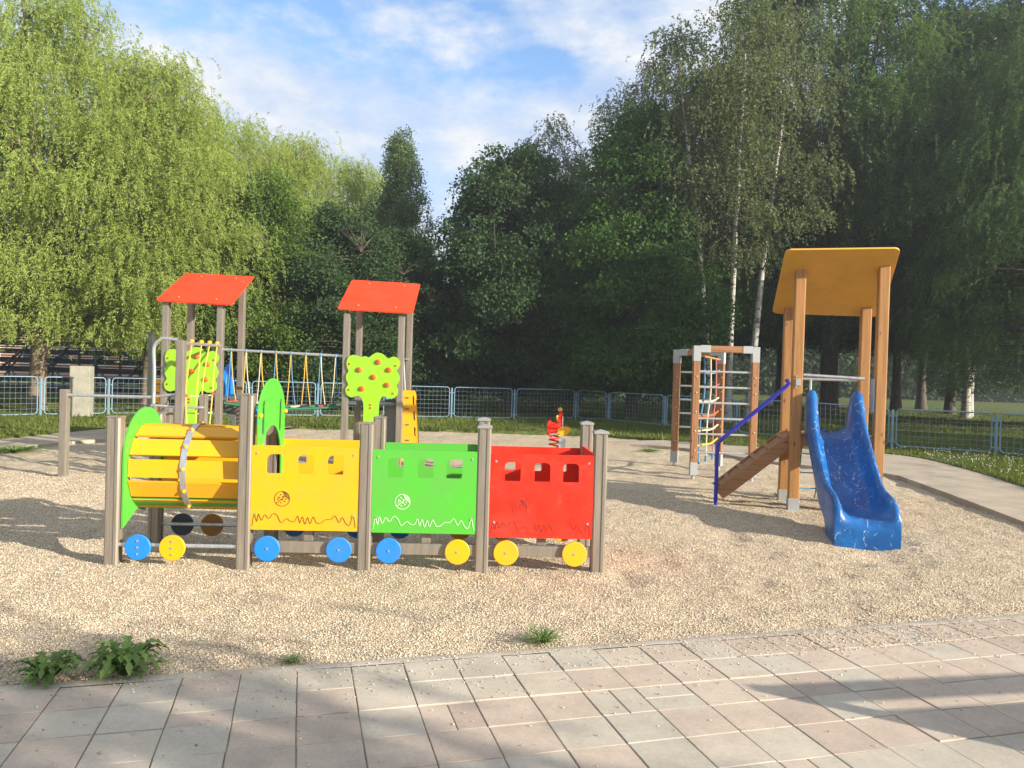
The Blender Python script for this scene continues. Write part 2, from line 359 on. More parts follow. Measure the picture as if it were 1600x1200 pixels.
    def build(s, name, mat, parent=None, bevel=0, smooth=35, fix=True, segs=2):
        if name in SPLIT:
            parts = s.islands()
            if len(parts) > 1: return [q.build(name, mat, parent, bevel, smooth, fix, segs) for q in parts][0]
        me = bpy.data.meshes.new(name)
        bm = bmesh.new()
        vv = [bm.verts.new(v) for v in s.v]
        for f in s.f:
            try: bm.faces.new([vv[i] for i in f])
            except ValueError: pass
        if fix: bmesh.ops.recalc_face_normals(bm, faces=bm.faces)
        if bevel:
            bm.normal_update()
            es = [e for e in bm.edges if len(e.link_faces) == 2 and e.calc_face_angle(0) > R(30)]
            if es: bmesh.ops.bevel(bm, geom=es, offset=bevel, segments=segs, affect='EDGES', profile=0.6, clamp_overlap=True)
        bm.to_mesh(me); bm.free()
        if bevel or not smooth: me.shade_flat()
        else:
            me.shade_smooth()
            me.set_sharp_from_angle(angle=R(smooth))
        me.materials.append(mat)
        o = bpy.data.objects.new(name, me); col.objects.link(o)
        if parent: o.parent = parent
        return o
def tag(o, label=None, cat=None, group=None, kind=None):
    if label: o['label'] = label
    if cat: o['category'] = cat
    if group: o['group'] = group
    if kind: o['kind'] = kind
    return o
def thing(name, label, cat, loc=(0, 0, 0), rz=0, group=None):
    o = bpy.data.objects.new(name, None); o.empty_display_size = 0.2; col.objects.link(o)
    o.location = loc; o.rotation_euler = (0, 0, rz)
    return tag(o, label, cat, group)
def np_mesh(name, co, faces, tint=None, smooth=False):
    """co (n,3); faces (m,k) all same k"""
    me = bpy.data.meshes.new(name); n = len(co); m, k = faces.shape
    me.vertices.add(n); me.vertices.foreach_set('co', co.astype(np.float32).ravel())
    me.loops.add(m*k); me.loops.foreach_set('vertex_index', faces.astype(np.int32).ravel())
    me.polygons.add(m); me.polygons.foreach_set('loop_start', np.arange(0, m*k, k, dtype=np.int32))
    if tint is not None:
        a = me.attributes.new('tint', 'FLOAT', 'FACE'); a.data.foreach_set('value', tint.astype(np.float32))
    me.update(calc_edges=True)
    me.shade_flat()
    return me
def link(name, me, mat, parent=None):
    if mat and not me.materials: me.materials.append(mat)
    o = bpy.data.objects.new(name, me); col.objects.link(o)
    if parent: o.parent = parent
    return o
def arc(cx, cy, r, a0, a1, n): return [(cx+r*math.cos(R(a0+(a1-a0)*i/n)), cy+r*math.sin(R(a0+(a1-a0)*i/n))) for i in range(n+1)]
def rrect(x0, y0, x1, y1, r, n=5):
    rs = r if isinstance(r, (list, tuple)) else [r]*4
    out = []
    for (cx, cy, a, q) in ((x1, y1, 0, rs[0]), (x0, y1, 90, rs[1]), (x0, y0, 180, rs[2]), (x1, y0, 270, rs[3])):
        sx = -1 if cx == x1 else 1; sy = -1 if cy == y1 else 1
        if q <= 1e-6: out.append((cx, cy))
        else: out += arc(cx+sx*q, cy+sy*q, q, a, a+90, n)
    return out
def smoothline(pts, n=4):
    out = []; k = len(pts)
    for i in range(k-1):
        p0, p1, p2, p3 = [Vector(pts[max(0, min(k-1, i+j))]) for j in (-1, 0, 1, 2)]
        for q in range(n):
            t = q/n
            out.append(0.5*((2*p1)+(p2-p0)*t+(2*p0-5*p1+4*p2-p3)*t*t+(3*p1-p0-3*p2+p3)*t**3))
    out.append(Vector(pts[-1])); return out

# ------------------------------------------------------------------ ground, gravel, path, paving
rng = np.random.default_rng(11)
def vnoise(x, y, seed, cell):
    """smooth value noise on numpy arrays"""
    r = np.random.default_rng(seed); T = r.random((64, 64))
    fx, fy = x/cell, y/cell; ix, iy = np.floor(fx).astype(int), np.floor(fy).astype(int)
    tx, ty = fx-ix, fy-iy; tx = tx*tx*(3-2*tx); ty = ty*ty*(3-2*ty)
    g = lambda a, b: T[a % 64, b % 64]
    return (g(ix, iy)*(1-tx)+g(ix+1, iy)*tx)*(1-ty)+(g(ix, iy+1)*(1-tx)+g(ix+1, iy+1)*tx)*ty
def gravel_h(x, y):
    h = (vnoise(x, y, 1, 1.7)-0.5)*0.030+(vnoise(x, y, 2, 0.55)-0.5)*0.020+(vnoise(x, y, 3, 0.15)-0.5)*0.022-0.006
    h = h-0.05*np.exp(-((x-3.35)**2+(y-6.95)**2)/.18)+0.03*np.exp(-((x-3.3)**2+(y-6.3)**2)/.2)
    dip = np.maximum(0, vnoise(x+40, y+40, 4, .33)-.66)          # scuffed footprints
    return h-0.07*dip

g = MB(); g.add([(-900, -900, -0.08), (900, -900, -0.08), (900, 900, -0.08), (-900, 900, -0.08)], [(0, 1, 2, 3)])
tag(g.build('ground', M['earth'], smooth=0), kind='structure')

nx, ny = 460, 400
xs = np.linspace(-15, 15, nx); ys = 2.2+17.8*np.linspace(0, 1, ny)**1.25
X, Y = np.meshgrid(xs, ys); Z = gravel_h(X, Y)
co = np.stack([X.ravel(), Y.ravel(), Z.ravel()], 1)
i = np.arange((ny-1)*(nx-1)); a = (i//(nx-1))*nx+i % (nx-1)
me = np_mesh('gravel_bed', co, np.stack([a, a+1, a+nx+1, a+nx], 1)); me.shade_smooth()
tag(link('gravel_bed', me, M['gravel']), kind='structure')

inner = [(-420, 726), (-200, 715), (0, 705), (165, 690), (300, 687), (500, 688), (700, 692), (900, 694), (1060, 703), (1180, 722), (1290, 735), (1380, 744), (1398, 746), (1412, 751), (1500, 784), (1600, 823), (1720, 872)]
outer = [(-420, 706), (-200, 699), (0, 690), (165, 673), (300, 668), (500, 670), (700, 675), (900, 680), (1060, 692), (1180, 701), (1300, 706), (1420, 716), (1510, 737), (1600, 766), (1700, 797)]
inW = [G(*p) for p in inner]; ouW = [G(*p) for p in outer]
inW = [Vector((-40, 11.5, 0))]+inW+[Vector((5.45, 5.80, 0))]
ouW = [Vector((-40, 14.2, 0))]+ouW+[Vector((8.3, 6.6, 0))]
def resample(pts, n):
    d = [0]
    for a, b in zip(pts, pts[1:]): d.append(d[-1]+(b-a).length)
    out = []
    for k in range(n):
        s = d[-1]*k/(n-1); i = max(j for j in range(len(d)) if d[j] <= s+1e-9); i = min(i, len(pts)-2)
        out.append(pts[i].lerp(pts[i+1], (s-d[i])/max(1e-9, d[i+1]-d[i])))
    return out
inS = resample(smoothline(inW, 6), 160); ouS = resample(smoothline(ouW, 6), 160)
pz = 0.055
def on(k): return not (-7.3 < inS[k].x < 1.3)      # gravel runs to the lawn in the middle
pb = MB(); n = len(inS)
rj = random.Random(4)
jit = [Vector((rj.uniform(-.05, .05), rj.uniform(-.05, .05), 0)) for _ in range(n)]
top_i = [p+Vector((0, 0, pz)) for p in inS]; top_o = [p+(p-q).normalized()*.45+Vector((0, 0, pz-.012)) for p, q in zip(ouS, inS)]
bot_i = [Vector((p.x, p.y, -0.06)) for p in inS]
pb.add(top_i+top_o+bot_i, [(k, k+1, n+k+1, n+k) for k in range(n-1) if on(k)]+[(2*n+k, 2*n+k+1, k+1, k) for k in range(n-1) if on(k)])
tag(pb.build('path', M['pathc'], smooth=0, fix=False), kind='structure')

lw = MB(); lz = 0.06
lawn_in = [Vector((p.x, p.y, lz)) for p in ouS]
far = [Vector((800, 6.6, lz)), Vector((800, 880, lz)), Vector((-800, 880, lz)), Vector((-800, 14.2, lz))]
poly = lawn_in+far
tri = tessellate_polygon([poly])
lw.add(poly, [tuple(t) for t in tri])
nl_ = len(lawn_in); lw.add(lawn_in+[Vector((p.x+.0, p.y-.05, -.06)) for p in lawn_in], [(k, k+1, nl_+k+1, nl_+k) for k in range(nl_-1)])
lawn_o = lw.build('lawn', M['lawn'], smooth=0); tag(lawn_o, kind='structure')

# paving: 30 cm slabs in a square grid, the edge turned 15 degrees to the photograph
E0 = G(800, 1019, .03); E0.z = 0; ang = math.atan2(G(1600, 966, .03).y-G(0, 1081, .03).y, G(1600, 966, .03).x-G(0, 1081, .03).x)
eu = Vector((math.cos(ang), math.sin(ang), 0)); ev = Vector((math.sin(ang), -math.cos(ang), 0))
def PV(u, v, z): return E0+eu*u+ev*v+Vector((0, 0, z))
kb = MB()
vs = []; fs = []
ku = np.arange(-14, 18, 0.09); rk = random.Random(3)
for u in ku:
    j = rk.uniform(-.006, .006); vs += [PV(u, -0.05+j*1.6, -0.05), PV(u, -0.04+j*1.6, 0.022+j*.4), PV(u, -0.028+j, 0.030+j*.4), PV(u, 0.035+j*.4, 0.028)]
for k in range(len(ku)-1):
    for q in range(3): a = k*4+q; fs.append((a, a+4, a+5, a+1))
kb.add(vs, fs); tag(kb.build('kerb_strip', M['concrete'], smooth=50), kind='structure')
co = []; fc = []; tn = []
S = 0.266; gap = 0.0028; ch = 0.0025
rt = random.Random(21)
def slab(u0, v0, u1, v1, t):
    z = 0.030+rt.uniform(-.002, .002); tu, tv = rt.uniform(-.0012, .0012), rt.uniform(-.0012, .0012)
    gg = gap*rt.uniform(.5, 1.5)
    b = len(co)
    for (d, zz) in ((gg, -0.012), (gg, -ch), (gg+ch, 0)):
        for k, (u, v) in enumerate(((u0+d, v0+d), (u1-d, v0+d), (u1-d, v1-d), (u0+d, v1-d))):
            co.append(PV(u, v, z+zz+(tu if k in (1, 2) else -tu)+(tv if k > 1 else -tv)))
    for r_ in (0, 4):
        for k in range(4): fc.append((b+r_+k, b+r_+(k+1) % 4, b+r_+4+(k+1) % 4, b+r_+4+k)); tn.append(t)
    fc.append((b+8, b+9, b+10, b+11)); tn.append(t)
def pick(u):
    pinkish = 0.34+0.34*(1/(1+math.exp(-(u-0.3)*1.6)))
    q = rt.random()
    if q < 0.05: return rt.uniform(0.04, 0.16)
    if q < 0.05+pinkish: return rt.uniform(0.22, 0.52)
    return rt.uniform(0.6, 1.0)
for iu in range(-50, 64):
    for iv in range(0, 29):
        u0, v0 = iu*S-0.07, 0.04+iv*S
        q = rt.random()
        if q < (0.20 if iu < -5 else 0.05):
            h = S/2
            if rt.random() < .5: slab(u0, v0, u0+h, v0+S, pick(u0)); slab(u0+h, v0, u0+S, v0+S, pick(u0))
            else: slab(u0, v0, u0+S, v0+h, pick(u0)); slab(u0, v0+h, u0+S, v0+S, pick(u0))
        else: slab(u0, v0, u0+S, v0+S, pick(u0))
me = np_mesh('pavement', np.array([tuple(c) for c in co]), np.array(fc), np.array(tn))
tag(link('pavement', me, M['paver']), kind='structure')
jb = MB(); jb.add([PV(-14, 0.03, 0.021), PV(18, 0.03, 0.021), PV(18, 8, 0.021), PV(-14, 8, 0.021)], [(0, 1, 2, 3)])
tag(jb.build('joint_sand', M['joint'], smooth=0), kind='structure')

# loose stones on the gravel (near field) and strays on the slabs
def stones(P3, size, seed, name, kindlabel):
    r = np.random.default_rng(seed); n = len(P3)
    base = np.array([(1, 0, 0), (0, 1, 0), (-1, 0, 0), (0, -1, 0), (0, 0, 1), (0, 0, -1)], float)
    V = base[None]*size[:, None, None]*np.stack([r.uniform(.7, 1.3, n), r.uniform(.6, 1.1, n), r.uniform(.4, .8, n)], 1)[:, None, :]
    V = V*r.uniform(.75, 1.25, (n, 6, 1))
    a = r.uniform(0, 6.28, n); b = r.uniform(-.5, .5, n)
    ca, sa, cb, sb = np.cos(a), np.sin(a), np.cos(b), np.sin(b)
    x, y, z = V[..., 0], V[..., 1], V[..., 2]
    y2 = y*cb[:, None]-z*sb[:, None]; z2 = y*sb[:, None]+z*cb[:, None]
    x3 = x*ca[:, None]-y2*sa[:, None]; y3 = x*sa[:, None]+y2*ca[:, None]
    V = np.stack([x3, y3, z2], -1)+P3[:, None, :]
    F = np.array([(0, 1, 4), (1, 2, 4), (2, 3, 4), (3, 0, 4), (1, 0, 5), (2, 1, 5), (3, 2, 5), (0, 3, 5)])
    F = (F[None]+6*np.arange(n)[:, None, None]).reshape(-1, 3)
    me = np_mesh(name, V.reshape(-1, 3), F, np.repeat(r.random(n), 8)); me.shade_smooth()
    o = link(name, me, M['stone']); tag(o, kindlabel, 'gravel', kind='stuff'); return o
n = 230000
yy = 3.2+7.5*rng.random(n)**1.7; xx = (rng.random(n)*2-1)*(1.0+yy*0.72)
vv = (xx-E0.x)*ev.x+(yy-E0.y)*ev.y
k = vv < -0.045; xx, yy = xx[k], yy[k]
sz = rng.uniform(.0027, .0064, len(xx))*(1+0.05*yy)
stones(np.stack([xx, yy, gravel_h(xx, yy)+sz*.25], 1), sz, 5, 'gravel_stones', 'loose pale tan gravel covering the playground pit')
n = 2600
uu = rng.normal(1.0, 2.6, n); vv = np.abs(rng.exponential(0.30, n))+0.0
patch = rng.random(n) < .35; uu[patch] = rng.normal(2.2, .5, patch.sum()); vv[patch] = rng.uniform(0.02, .35, patch.sum())
pp = np.array([tuple(PV(a, b, 0.034)) for a, b in zip(uu, vv)])
stones(pp, rng.uniform(.003, .0075, n), 6, 'stray_gravel', 'stray gravel stones scattered over the paving slabs')

# ------------------------------------------------------------------ play train
TR = thing('play_train', 'colourful play train with yellow slatted engine and yellow, green and red wagons', 'play train', (-3.05, 5.93, 0), R(2.6))
W = 0.78
px_ = [0.0, 1.0, 1.93, 2.85, 3.77]
def train_post(x, y, h, cap):
    m = MB(); w = 0.105; c = 0.012; gr = 0.006
    # grooved square profile
    h2 = w/2; q = [(-h2+c, -h2), (-0.02, -h2), (-0.02, -h2+gr), (0.02, -h2+gr), (0.02, -h2), (h2-c, -h2), (h2, -h2+c), (h2, -0.02), (h2-gr, -0.02), (h2-gr, 0.02), (h2, 0.02), (h2, h2-c), (h2-c, h2), (-h2+c, h2), (-h2, h2-c), (-h2, 0.02), (-h2+gr, 0.02), (-h2+gr, -0.02), (-h2, -0.02), (-h2, -h2+c)]
    m.prism([q], h+0.3, lambda u, v, w_: (x+u, y+v, h/2-0.15+w_))
    p = m.build('post', M['post'], TR)
    cm = MB(); e = w/2+0.006
    if cap: cm.add([(x-e, y-e, h), (x+e, y-e, h), (x+e, y+e, h), (x-e, y+e, h), (x-e, y-e, h+.018), (x+e, y-e, h+.018), (x+e, y+e, h+.018), (x-e, y+e, h+.018), (x, y, h+.034)],
                     [(3, 2, 1, 0), (0, 1, 5, 4), (1, 2, 6, 5), (2, 3, 7, 6), (3, 0, 4, 7), (4, 5, 8), (5, 6, 8), (6, 7, 8), (7, 4, 8)])
    else: cm.box((x, y, h+.006), (w+.004, w+.004, .012))
    cm.build('post_cap', M['cap'] if cap else M['post'], p, bevel=.002)
for k, x in enumerate(px_):
    train_post(x, 0, [1.13, 1.33, 1.13, 1.12, 1.10][k], k >= 3)
    train_post(x, W, [1.12, 1.33, 1.13, 1.13, 1.12][k], k >= 3)
def screws(m, pts, y, r=.009):
    for (x, z) in pts: m.cyl((x, y, z), (x, y-.006, z), r, 10)
def wagon(i, mat, eng, colour, zt, zb):
    x0, x1 = px_[i]+.056, px_[i+1]-.056; wd = x1-x0
    wins = [rrect(x0+wd*c0, zt-.215, x0+wd*c0+.125, zt-.065, [.012, .05, .012, .012] if colour != 'red' else [.035, .035, .004, .012]) for c0 in (0.135, 0.425, 0.705)]
    for y, nm in ((-0.035, 'front'), (W+0.02, 'back')):
        dz = 0 if nm == 'front' else -0.02
        m = MB(); out = rrect(x0-.004, zb, x1+.004, zt, .012)
        m.prism([out]+wins, .018, lambda u, v, w_: (u, y+w_, v+dz))
        pn = m.build('side_panel', mat, TR, bevel=.0025)
        if nm == 'front':
            yf = y-.0105
            s = MB(); screws(s, [(x0+.04, zt-.06), (x1-.035, zt-.06), (x0+.035, zb+.12), (x1-.035, zb+.12)], yf+.002); s.build('screw', M['steel'], pn)
            # ladybird: round outline, wing line, head and dots
            c = (x0+wd*.29, zb+.245); e = MB(); r_ = .058
            e.tube([(c[0]+r_*math.cos(t), yf, c[1]+r_*math.sin(t)) for t in np.linspace(0, 2*math.pi, 33)], .0027, 5)
            d = (math.cos(R(40)), math.sin(R(40)))
            e.tube([(c[0]-d[0]*r_, yf, c[1]-d[1]*r_), (c[0]+d[0]*r_, yf, c[1]+d[1]*r_)], .0026, 5)
            e.tube([(c[0]+r_*math.cos(R(a))*f_, yf, c[1]+r_*math.sin(R(a))*f_) for a, f_ in ((-5, 1), (15, .7), (40, .55), (65, .7), (85, 1))], .003, 5)
            for t in np.linspace(10, 70, 7): e.tube([(c[0]+r_*.72*math.cos(R(t)), yf, c[1]+r_*.72*math.sin(R(t))), (c[0]+r_*.98*math.cos(R(t)), yf, c[1]+r_*.98*math.sin(R(t)))], .003, 4)
            for (a, b) in ((-.5, .2), (-.2, .55), (.1, .3), (-.15, -.55), (.3, -.35), (-.55, -.1), (.05, -.15), (.5, -.05), (-.3, .1)): e.ball((c[0]+a*r_, yf, c[1]+b*r_), .006, 6, (1, .5, 1))
            e.build('ladybird_outline', M[eng], pn)
            hh = [(0, 0), (.02, .9), (.045, .35), (.06, .95), (.09, .45), (.12, .9), (.16, .6), (.20, 1.0), (.24, .85), (.28, .3), (.33, .62), (.37, .42), (.41, .42), (.44, .85), (.46, .3), (.485, .8), (.51, .2), (.535, .75), (.56, .25), (.59, .8), (.62, .35), (.66, .3), (.71, .6), (.76, .62), (.80, .92), (.84, .4), (.87, .8), (.91, .3), (.945, .2), (.975, .95), (1, 0)]
            gl = MB(); gl.tube(smoothline([(x0+.012+(wd-.024)*a, yf, zb+.030+.098*b) for a, b in hh], 5), .0025, 5)
            gl.build('grass_outline', M[eng], pn)
def sill(i, colour):
    pass
wagon(1, M['yellow'], 'engrave_y', 'yellow', .945, .29)
wagon(2, M['green'], 'engrave_g', 'green', .935, .285)
wagon(3, M['red'], 'engrave_r', 'red', .925, .265)
m = MB(); m.prism([rrect(.05, .26, W-.05, .93, .015)], .016, lambda u, v, w_: (px_[4]-.035+w_, u, v)); m.build('end_panel', M['red'], TR, bevel=.0025)
# low floor beams, legs and seats
for i in (1, 2, 3):
    x0, x1 = px_[i]+.05, px_[i+1]-.05
    for y in (-.01, W+.01):
        m = MB(); m.box(((x0+x1)/2, y, .155), (x1-x0, .04, .085)); m.build('floor_beam', M['woodx'] if False else M['post'], TR, bevel=.004)
    m = MB(); m.box((x0+(x1-x0)*.52, .07, .25), (.07, .07, .12)); m.box((x0+(x1-x0)*.52, W-.07, .25), (.07, .07, .12)); m.build('floor_support', M['post'], TR, bevel=.004)
for y in (-.02, W+.02):
    m = MB(); m.cyl((.04, y, .15), (px_[1]-.04, y, .15), .016, 10); m.build('axle_rail', M['steel'], TR)
def wheel(x, y, z, r, mat, side):
    m = MB(); y2 = y+side*.022
    m.tube([(x, y, z), (x, y, z), (x, y+side*.003, z), (x, y+side*.019, z), (x, y2, z), (x, y2, z)], [.001, r-.004, r, r, r-.004, .001], 40)
    w_ = m.build('wheel', mat, TR, smooth=30)
    s = MB()
    pts = [(0, 0)] if x > 1.05 else [(0, .05), (0, 0), (0, -.05)]
    for (a, b) in pts: s.cyl((x+a, y2-.001*side, z+b), (x+a, y2+.006*side, z+b), .009, 10)
    s.build('wheel_bolt', M['steel'], w_)
for y, sd in ((-.045, -1), (W+.045, 1)):
    for x, c in (((.21, 'blue'), (.47, 'yellow')) if sd < 0 else ((.21, 'navy_shaded_blue'), (.47, 'shaded_yellow'))): wheel(x, y, .14, .098, M[c], sd)  # rear engine pair carries its shade in the wheel colour
    for x, c in ((px_[1]+.19, 'blue'), (px_[2]-.19, 'blue'), (px_[2]+.195, 'blue'), (px_[3]-.19, 'yellow'), (px_[3]+.19, 'yellow'), (px_[4]-.19, 'yellow')): wheel(x, y, .148, .098, M[c], sd)
# engine: barrel of slats on rings
cy, cz, rad = W/2, .715, .335
ns = 11
for k in range(ns):
    a0 = -55+k*(290/(ns-1)) - 0; a = R(a0)
    # angle measured from the front (-y), upwards
    dy, dz = -math.cos(a), math.sin(a)
    m = MB(); m.beam((.075, cy+dy*rad, cz+dz*rad), (px_[1]-.052, cy+dy*rad, cz+dz*rad), .142, .02, up=(0, dy, dz)) if False else None
    t = Vector((0, dz, -dy)); nrm = Vector((0, dy, dz)); c = Vector(((.075+px_[1]-.052)/2, cy+dy*rad, cz+dz*rad))
    mm = MB(); mm.box(c, (px_[1]-.052-.075, .142, .02), Matrix((Vector((1, 0, 0)), t, nrm)).transposed())
    mm.build('barrel_slat', M['yellow'], TR, bevel=.003)
m = MB()
pts = [(.5, cy+(rad+.018)*math.cos(t), cz+(rad+.018)*math.sin(t)) for t in np.linspace(R(-62), R(242), 45)]
vs = []; fs = []
for p in pts:
    d = Vector((0, p[1]-cy, p[2]-cz)).normalized()
    for ox, on in ((-.024, 0), (.024, 0), (.024, .006), (-.024, .006)): vs.append((p[0]+ox, p[1]+d.y*on, p[2]+d.z*on))
for k in range(len(pts)-1):
    for q in range(4): fs.append((k*4+q, k*4+(q+1) % 4, k*4+4+(q+1) % 4, k*4+4+q))
m.add(vs, fs+[(0, 1, 2, 3), (len(vs)-4, len(vs)-3, len(vs)-2, len(vs)-1)]); band = m.build('barrel_band', M['steel'], TR, smooth=30)
for k in range(ns):
    a = R(-55+k*(290/(ns-1))); c = (.5, cy-math.cos(a)*(rad+.028), cz+math.sin(a)*(rad+.028))
    m = MB(); m.ball(c, .016, 10); m.build('bolt_cap', M['yellow'], band)
# green curved floor under the barrel
m = MB(); vs = []; fs = []; ts = np.linspace(R(-138), R(-42), 13)
for x in (.06, px_[1]-.05):
    for rr_ in (rad+.012, rad-.012):
        for t in ts: vs.append((x, cy+rr_*math.cos(t), cz+rr_*math.sin(t)))
k = len(ts)
for q in range(k-1): fs += [(q, q+1, 2*k+q+1, 2*k+q), (k+q, 3*k+q, 3*k+q+1, k+q+1), (q, k+q, k+q+1, q+1), (2*k+q, 2*k+q+1, 3*k+q+1, 3*k+q)]
fs += [(0, 2*k, 3*k, k), (k-1, 2*k-1, 4*k-1, 3*k-1)]
m.add(vs, fs); m.build('barrel_floor', M['green'], TR)
# green arch plate at the nose, with the round way in and slanted feet
def hole(r, n=40): return [(cy+r*math.cos(2*math.pi*i/n), cz+r*math.sin(2*math.pi*i/n)) for i in range(n)]
out = [(.0, .27), (.0, cz+.08)]+[(cy+ .40*math.cos(t)*.975, cz+.08+.40*math.sin(t)) for t in np.linspace(math.pi, 0, 21)][1:-1]+[(W, cz+.08), (W, .27), (W-.25, .385), (W/2, .345), (.25, .385)]
m = MB(); m.prism([out, hole(.30)], .02, lambda u, v, w_: (.062+w_, u, v)); m.build('nose_arch', M['green'], TR, bevel=.003)
# green cab wall between engine and yellow wagon
out = [(-.02, .30), (-.02, 1.16)]+[(W/2+(W/2+.02)*math.cos(t), 1.16+.30*math.sin(t)) for t in np.linspace(math.pi, 0, 25)][1:-1]+[(W+.02, 1.16), (W+.02, .30), (W-.07, .30)]
out += [(W-.07, .72)]+[(W/2+(W/2-.07)*math.cos(t), .72+.35*math.sin(t)) for t in np.linspace(0, math.pi, 17)][1:-1]+[(.07, .72), (.07, .30)]
slots = [rrect(a, 1.0, a+.075, 1.28, .036, 6) for a in (.09, W-.165)]
m = MB(); m.prism([out]+slots, .013, lambda u, v, w_: (px_[1]+.085+w_, u, v)); cab = m.build('cab_arch', M['green'], TR, bevel=.003)
for y in (.0, W-.0):
    m = MB(); m.ball((px_[1]+.10, y, 1.17), .02, 10); m.cyl((px_[1]+.06, y, 1.17), (px_[1]+.10, y, 1.17), .008, 8); m.build('bolt_cap', M['yellow'], cab)
for x in (px_[2]+.085, px_[3]+.085, px_[4]-.09):
    m = MB(); m.box((x-.0, W-.045, .80), (.05, .03, .04)); m.build('panel_bracket', M['steel'], TR, bevel=.003)

# ------------------------------------------------------------------ twin-tower climbing set behind the train
YF, YB = 12.0, 12.92
CA = thing('climbing_set', 'metal twin-tower climbing set with two red roofs, rope bridge and lime tree panels', 'climbing set', (-3.4, YF, 0))
CO = Vector((-3.4, YF, 0))
def cb(name, m, mat, parent=None, **kw):
    m.v = [(v[0]-CO.x, v[1]-CO.y, v[2]) for v in m.v]
    return m.build(name, mat, parent or CA, **kw)
def sqpost(x, y, z1, w=.10, name='post', z0=-.25, mat='post'):
    m = MB(); m.box((x, y, (z0+z1)/2), (w, w, z1-z0)); return cb(name, m, M[mat], bevel=.012)
def roof(pl, pr, ql, qr, name='roof'):
    """front-left, front-right, back-left, back-right corner points"""
    m = MB(); c = [Vector(p) for p in (pl, pr, qr, ql)]
    nrm = (c[1]-c[0]).cross(c[3]-c[0]).normalized()
    u = (c[1]-c[0]); v = (c[3]-c[0])
    sh = rrect(0, 0, 1, 1, .03, 4)
    m.prism([sh], .02, lambda a, b, w_: c[0]+u*a+v*b+nrm*w_)
    r_ = cb(name, m, M['roofred'], bevel=.003)
    for a, b in ((.25, .13), (.75, .13), (.27, .88), (.77, .88)):
        q = c[0]+u*a+v*b+nrm*.012
        s = MB(); s.ball(q, .026, 10, (1, 1, .7)); cb('bolt_cap', s, M['orange'], r_)
def tree_panel(cx, y, ztop, scale=1.0, trunk_z=.1):
    # bumpy crown and a waisted trunk, cut from one board
    top = [(-.41, .62), (-.425, .70), (-.40, .79), (-.33, .83), (-.25, .82), (-.20, .80), (-.13, .815), (-.07, .80), (-.02, .84), (.05, .875), (.13, .865), (.19, .82), (.24, .79), (.31, .82), (.38, .80), (.425, .72), (.40, .64),
           (.375, .60), (.405, .54), (.425, .47), (.40, .40), (.375, .36), (.40, .30), (.395, .22), (.34, .165), (.26, .16), (.20, .185), (.155, .18), (.12, .12), (.105, .02), (.10, -.3), (.10, -1.02), (-.13, -1.02), (-.135, -.3), (-.14, .02), (-.155, .10), (-.20, .18),
           (-.27, .175), (-.34, .16), (-.41, .20), (-.43, .29), (-.39, .36), (-.42, .43), (-.425, .51), (-.39, .57)]
    sm = smoothline([(a, b, 0) for a, b in top]+[(top[0][0], top[0][1], 0)], 3)[:-1]
    m = MB(); m.prism([[(p.x*scale, p.y*scale) for p in sm]], .02, lambda u, v, w_: (cx+u, y+w_, ztop-.875*scale+v))
    pn = cb('tree_panel', m, M['lime'], bevel=.003)
    for a, b in ((-.22, .60), (.08, .73), (.25, .61), (.01, .49), (-.17, .30), (.23, .37)):
        h = MB(); q = (cx+a*scale, y-.012, ztop-.875*scale+b*scale)
        h.ball(q, .048*scale, 14, (1, .75, .9)); h.ball((q[0]+.012, q[1]-.026, q[2]+.012), .02*scale, 8); cb('climbing_hold', h, M['orange'], pn)
    for a, b in ((-.37, .69), (.36, .68), (-.37, .28), (.33, .24), (-.02, .05), (-.02, .0)):
        h = MB(); h.ball((cx+a*scale, y-.012, ztop-.875*scale+b*scale), .018, 8); cb('bolt_cap', h, M['orange'], pn)
def tower(xs, roof_px, tz):
    (fl, fr, bl, br) = xs
    for x, y, z in ((fl, YF, tz[0]), (fr, YF, tz[0]), (bl, YB, tz[1]), (br, YB, tz[1])): sqpost(x, y, z)
    roof(*roof_px)
    m = MB(); m.box(((fl+fr)/2, (YF+YB)/2, 1.03), (fr-fl+.04, YB-YF+.04, .05)); cb('deck', m, M['darkgrey'], bevel=.004)
XA = [P(260, 500, YF).x, P(345, 500, YF).x, P(298.5, 500, YB).x, P(378, 500, YB).x]
XB = [P(542.5, 500, YF).x, P(628, 500, YF).x, P(562, 500, YB).x, P(640.5, 500, YB).x]
yf, yb = YF-.12, YB+.22
tower(XA, (P(243, 470, yf), P(362, 476.5, yf), P(290, 427, yb), P(398, 432.5, yb)), (2.53, 2.98))
tower(XB, (P(527, 483, yf), P(645, 490, yf), P(550, 438, yb), P(661.5, 442.5, yb)), (2.43, 2.85))
tree_panel(P(299, 600, YF-.07).x, YF-.07, P(299, 542, YF-.07).z, .98)
tree_panel(P(582.5, 600, YF-.07).x, YF-.07, P(583, 551, YF-.07).z, .98)
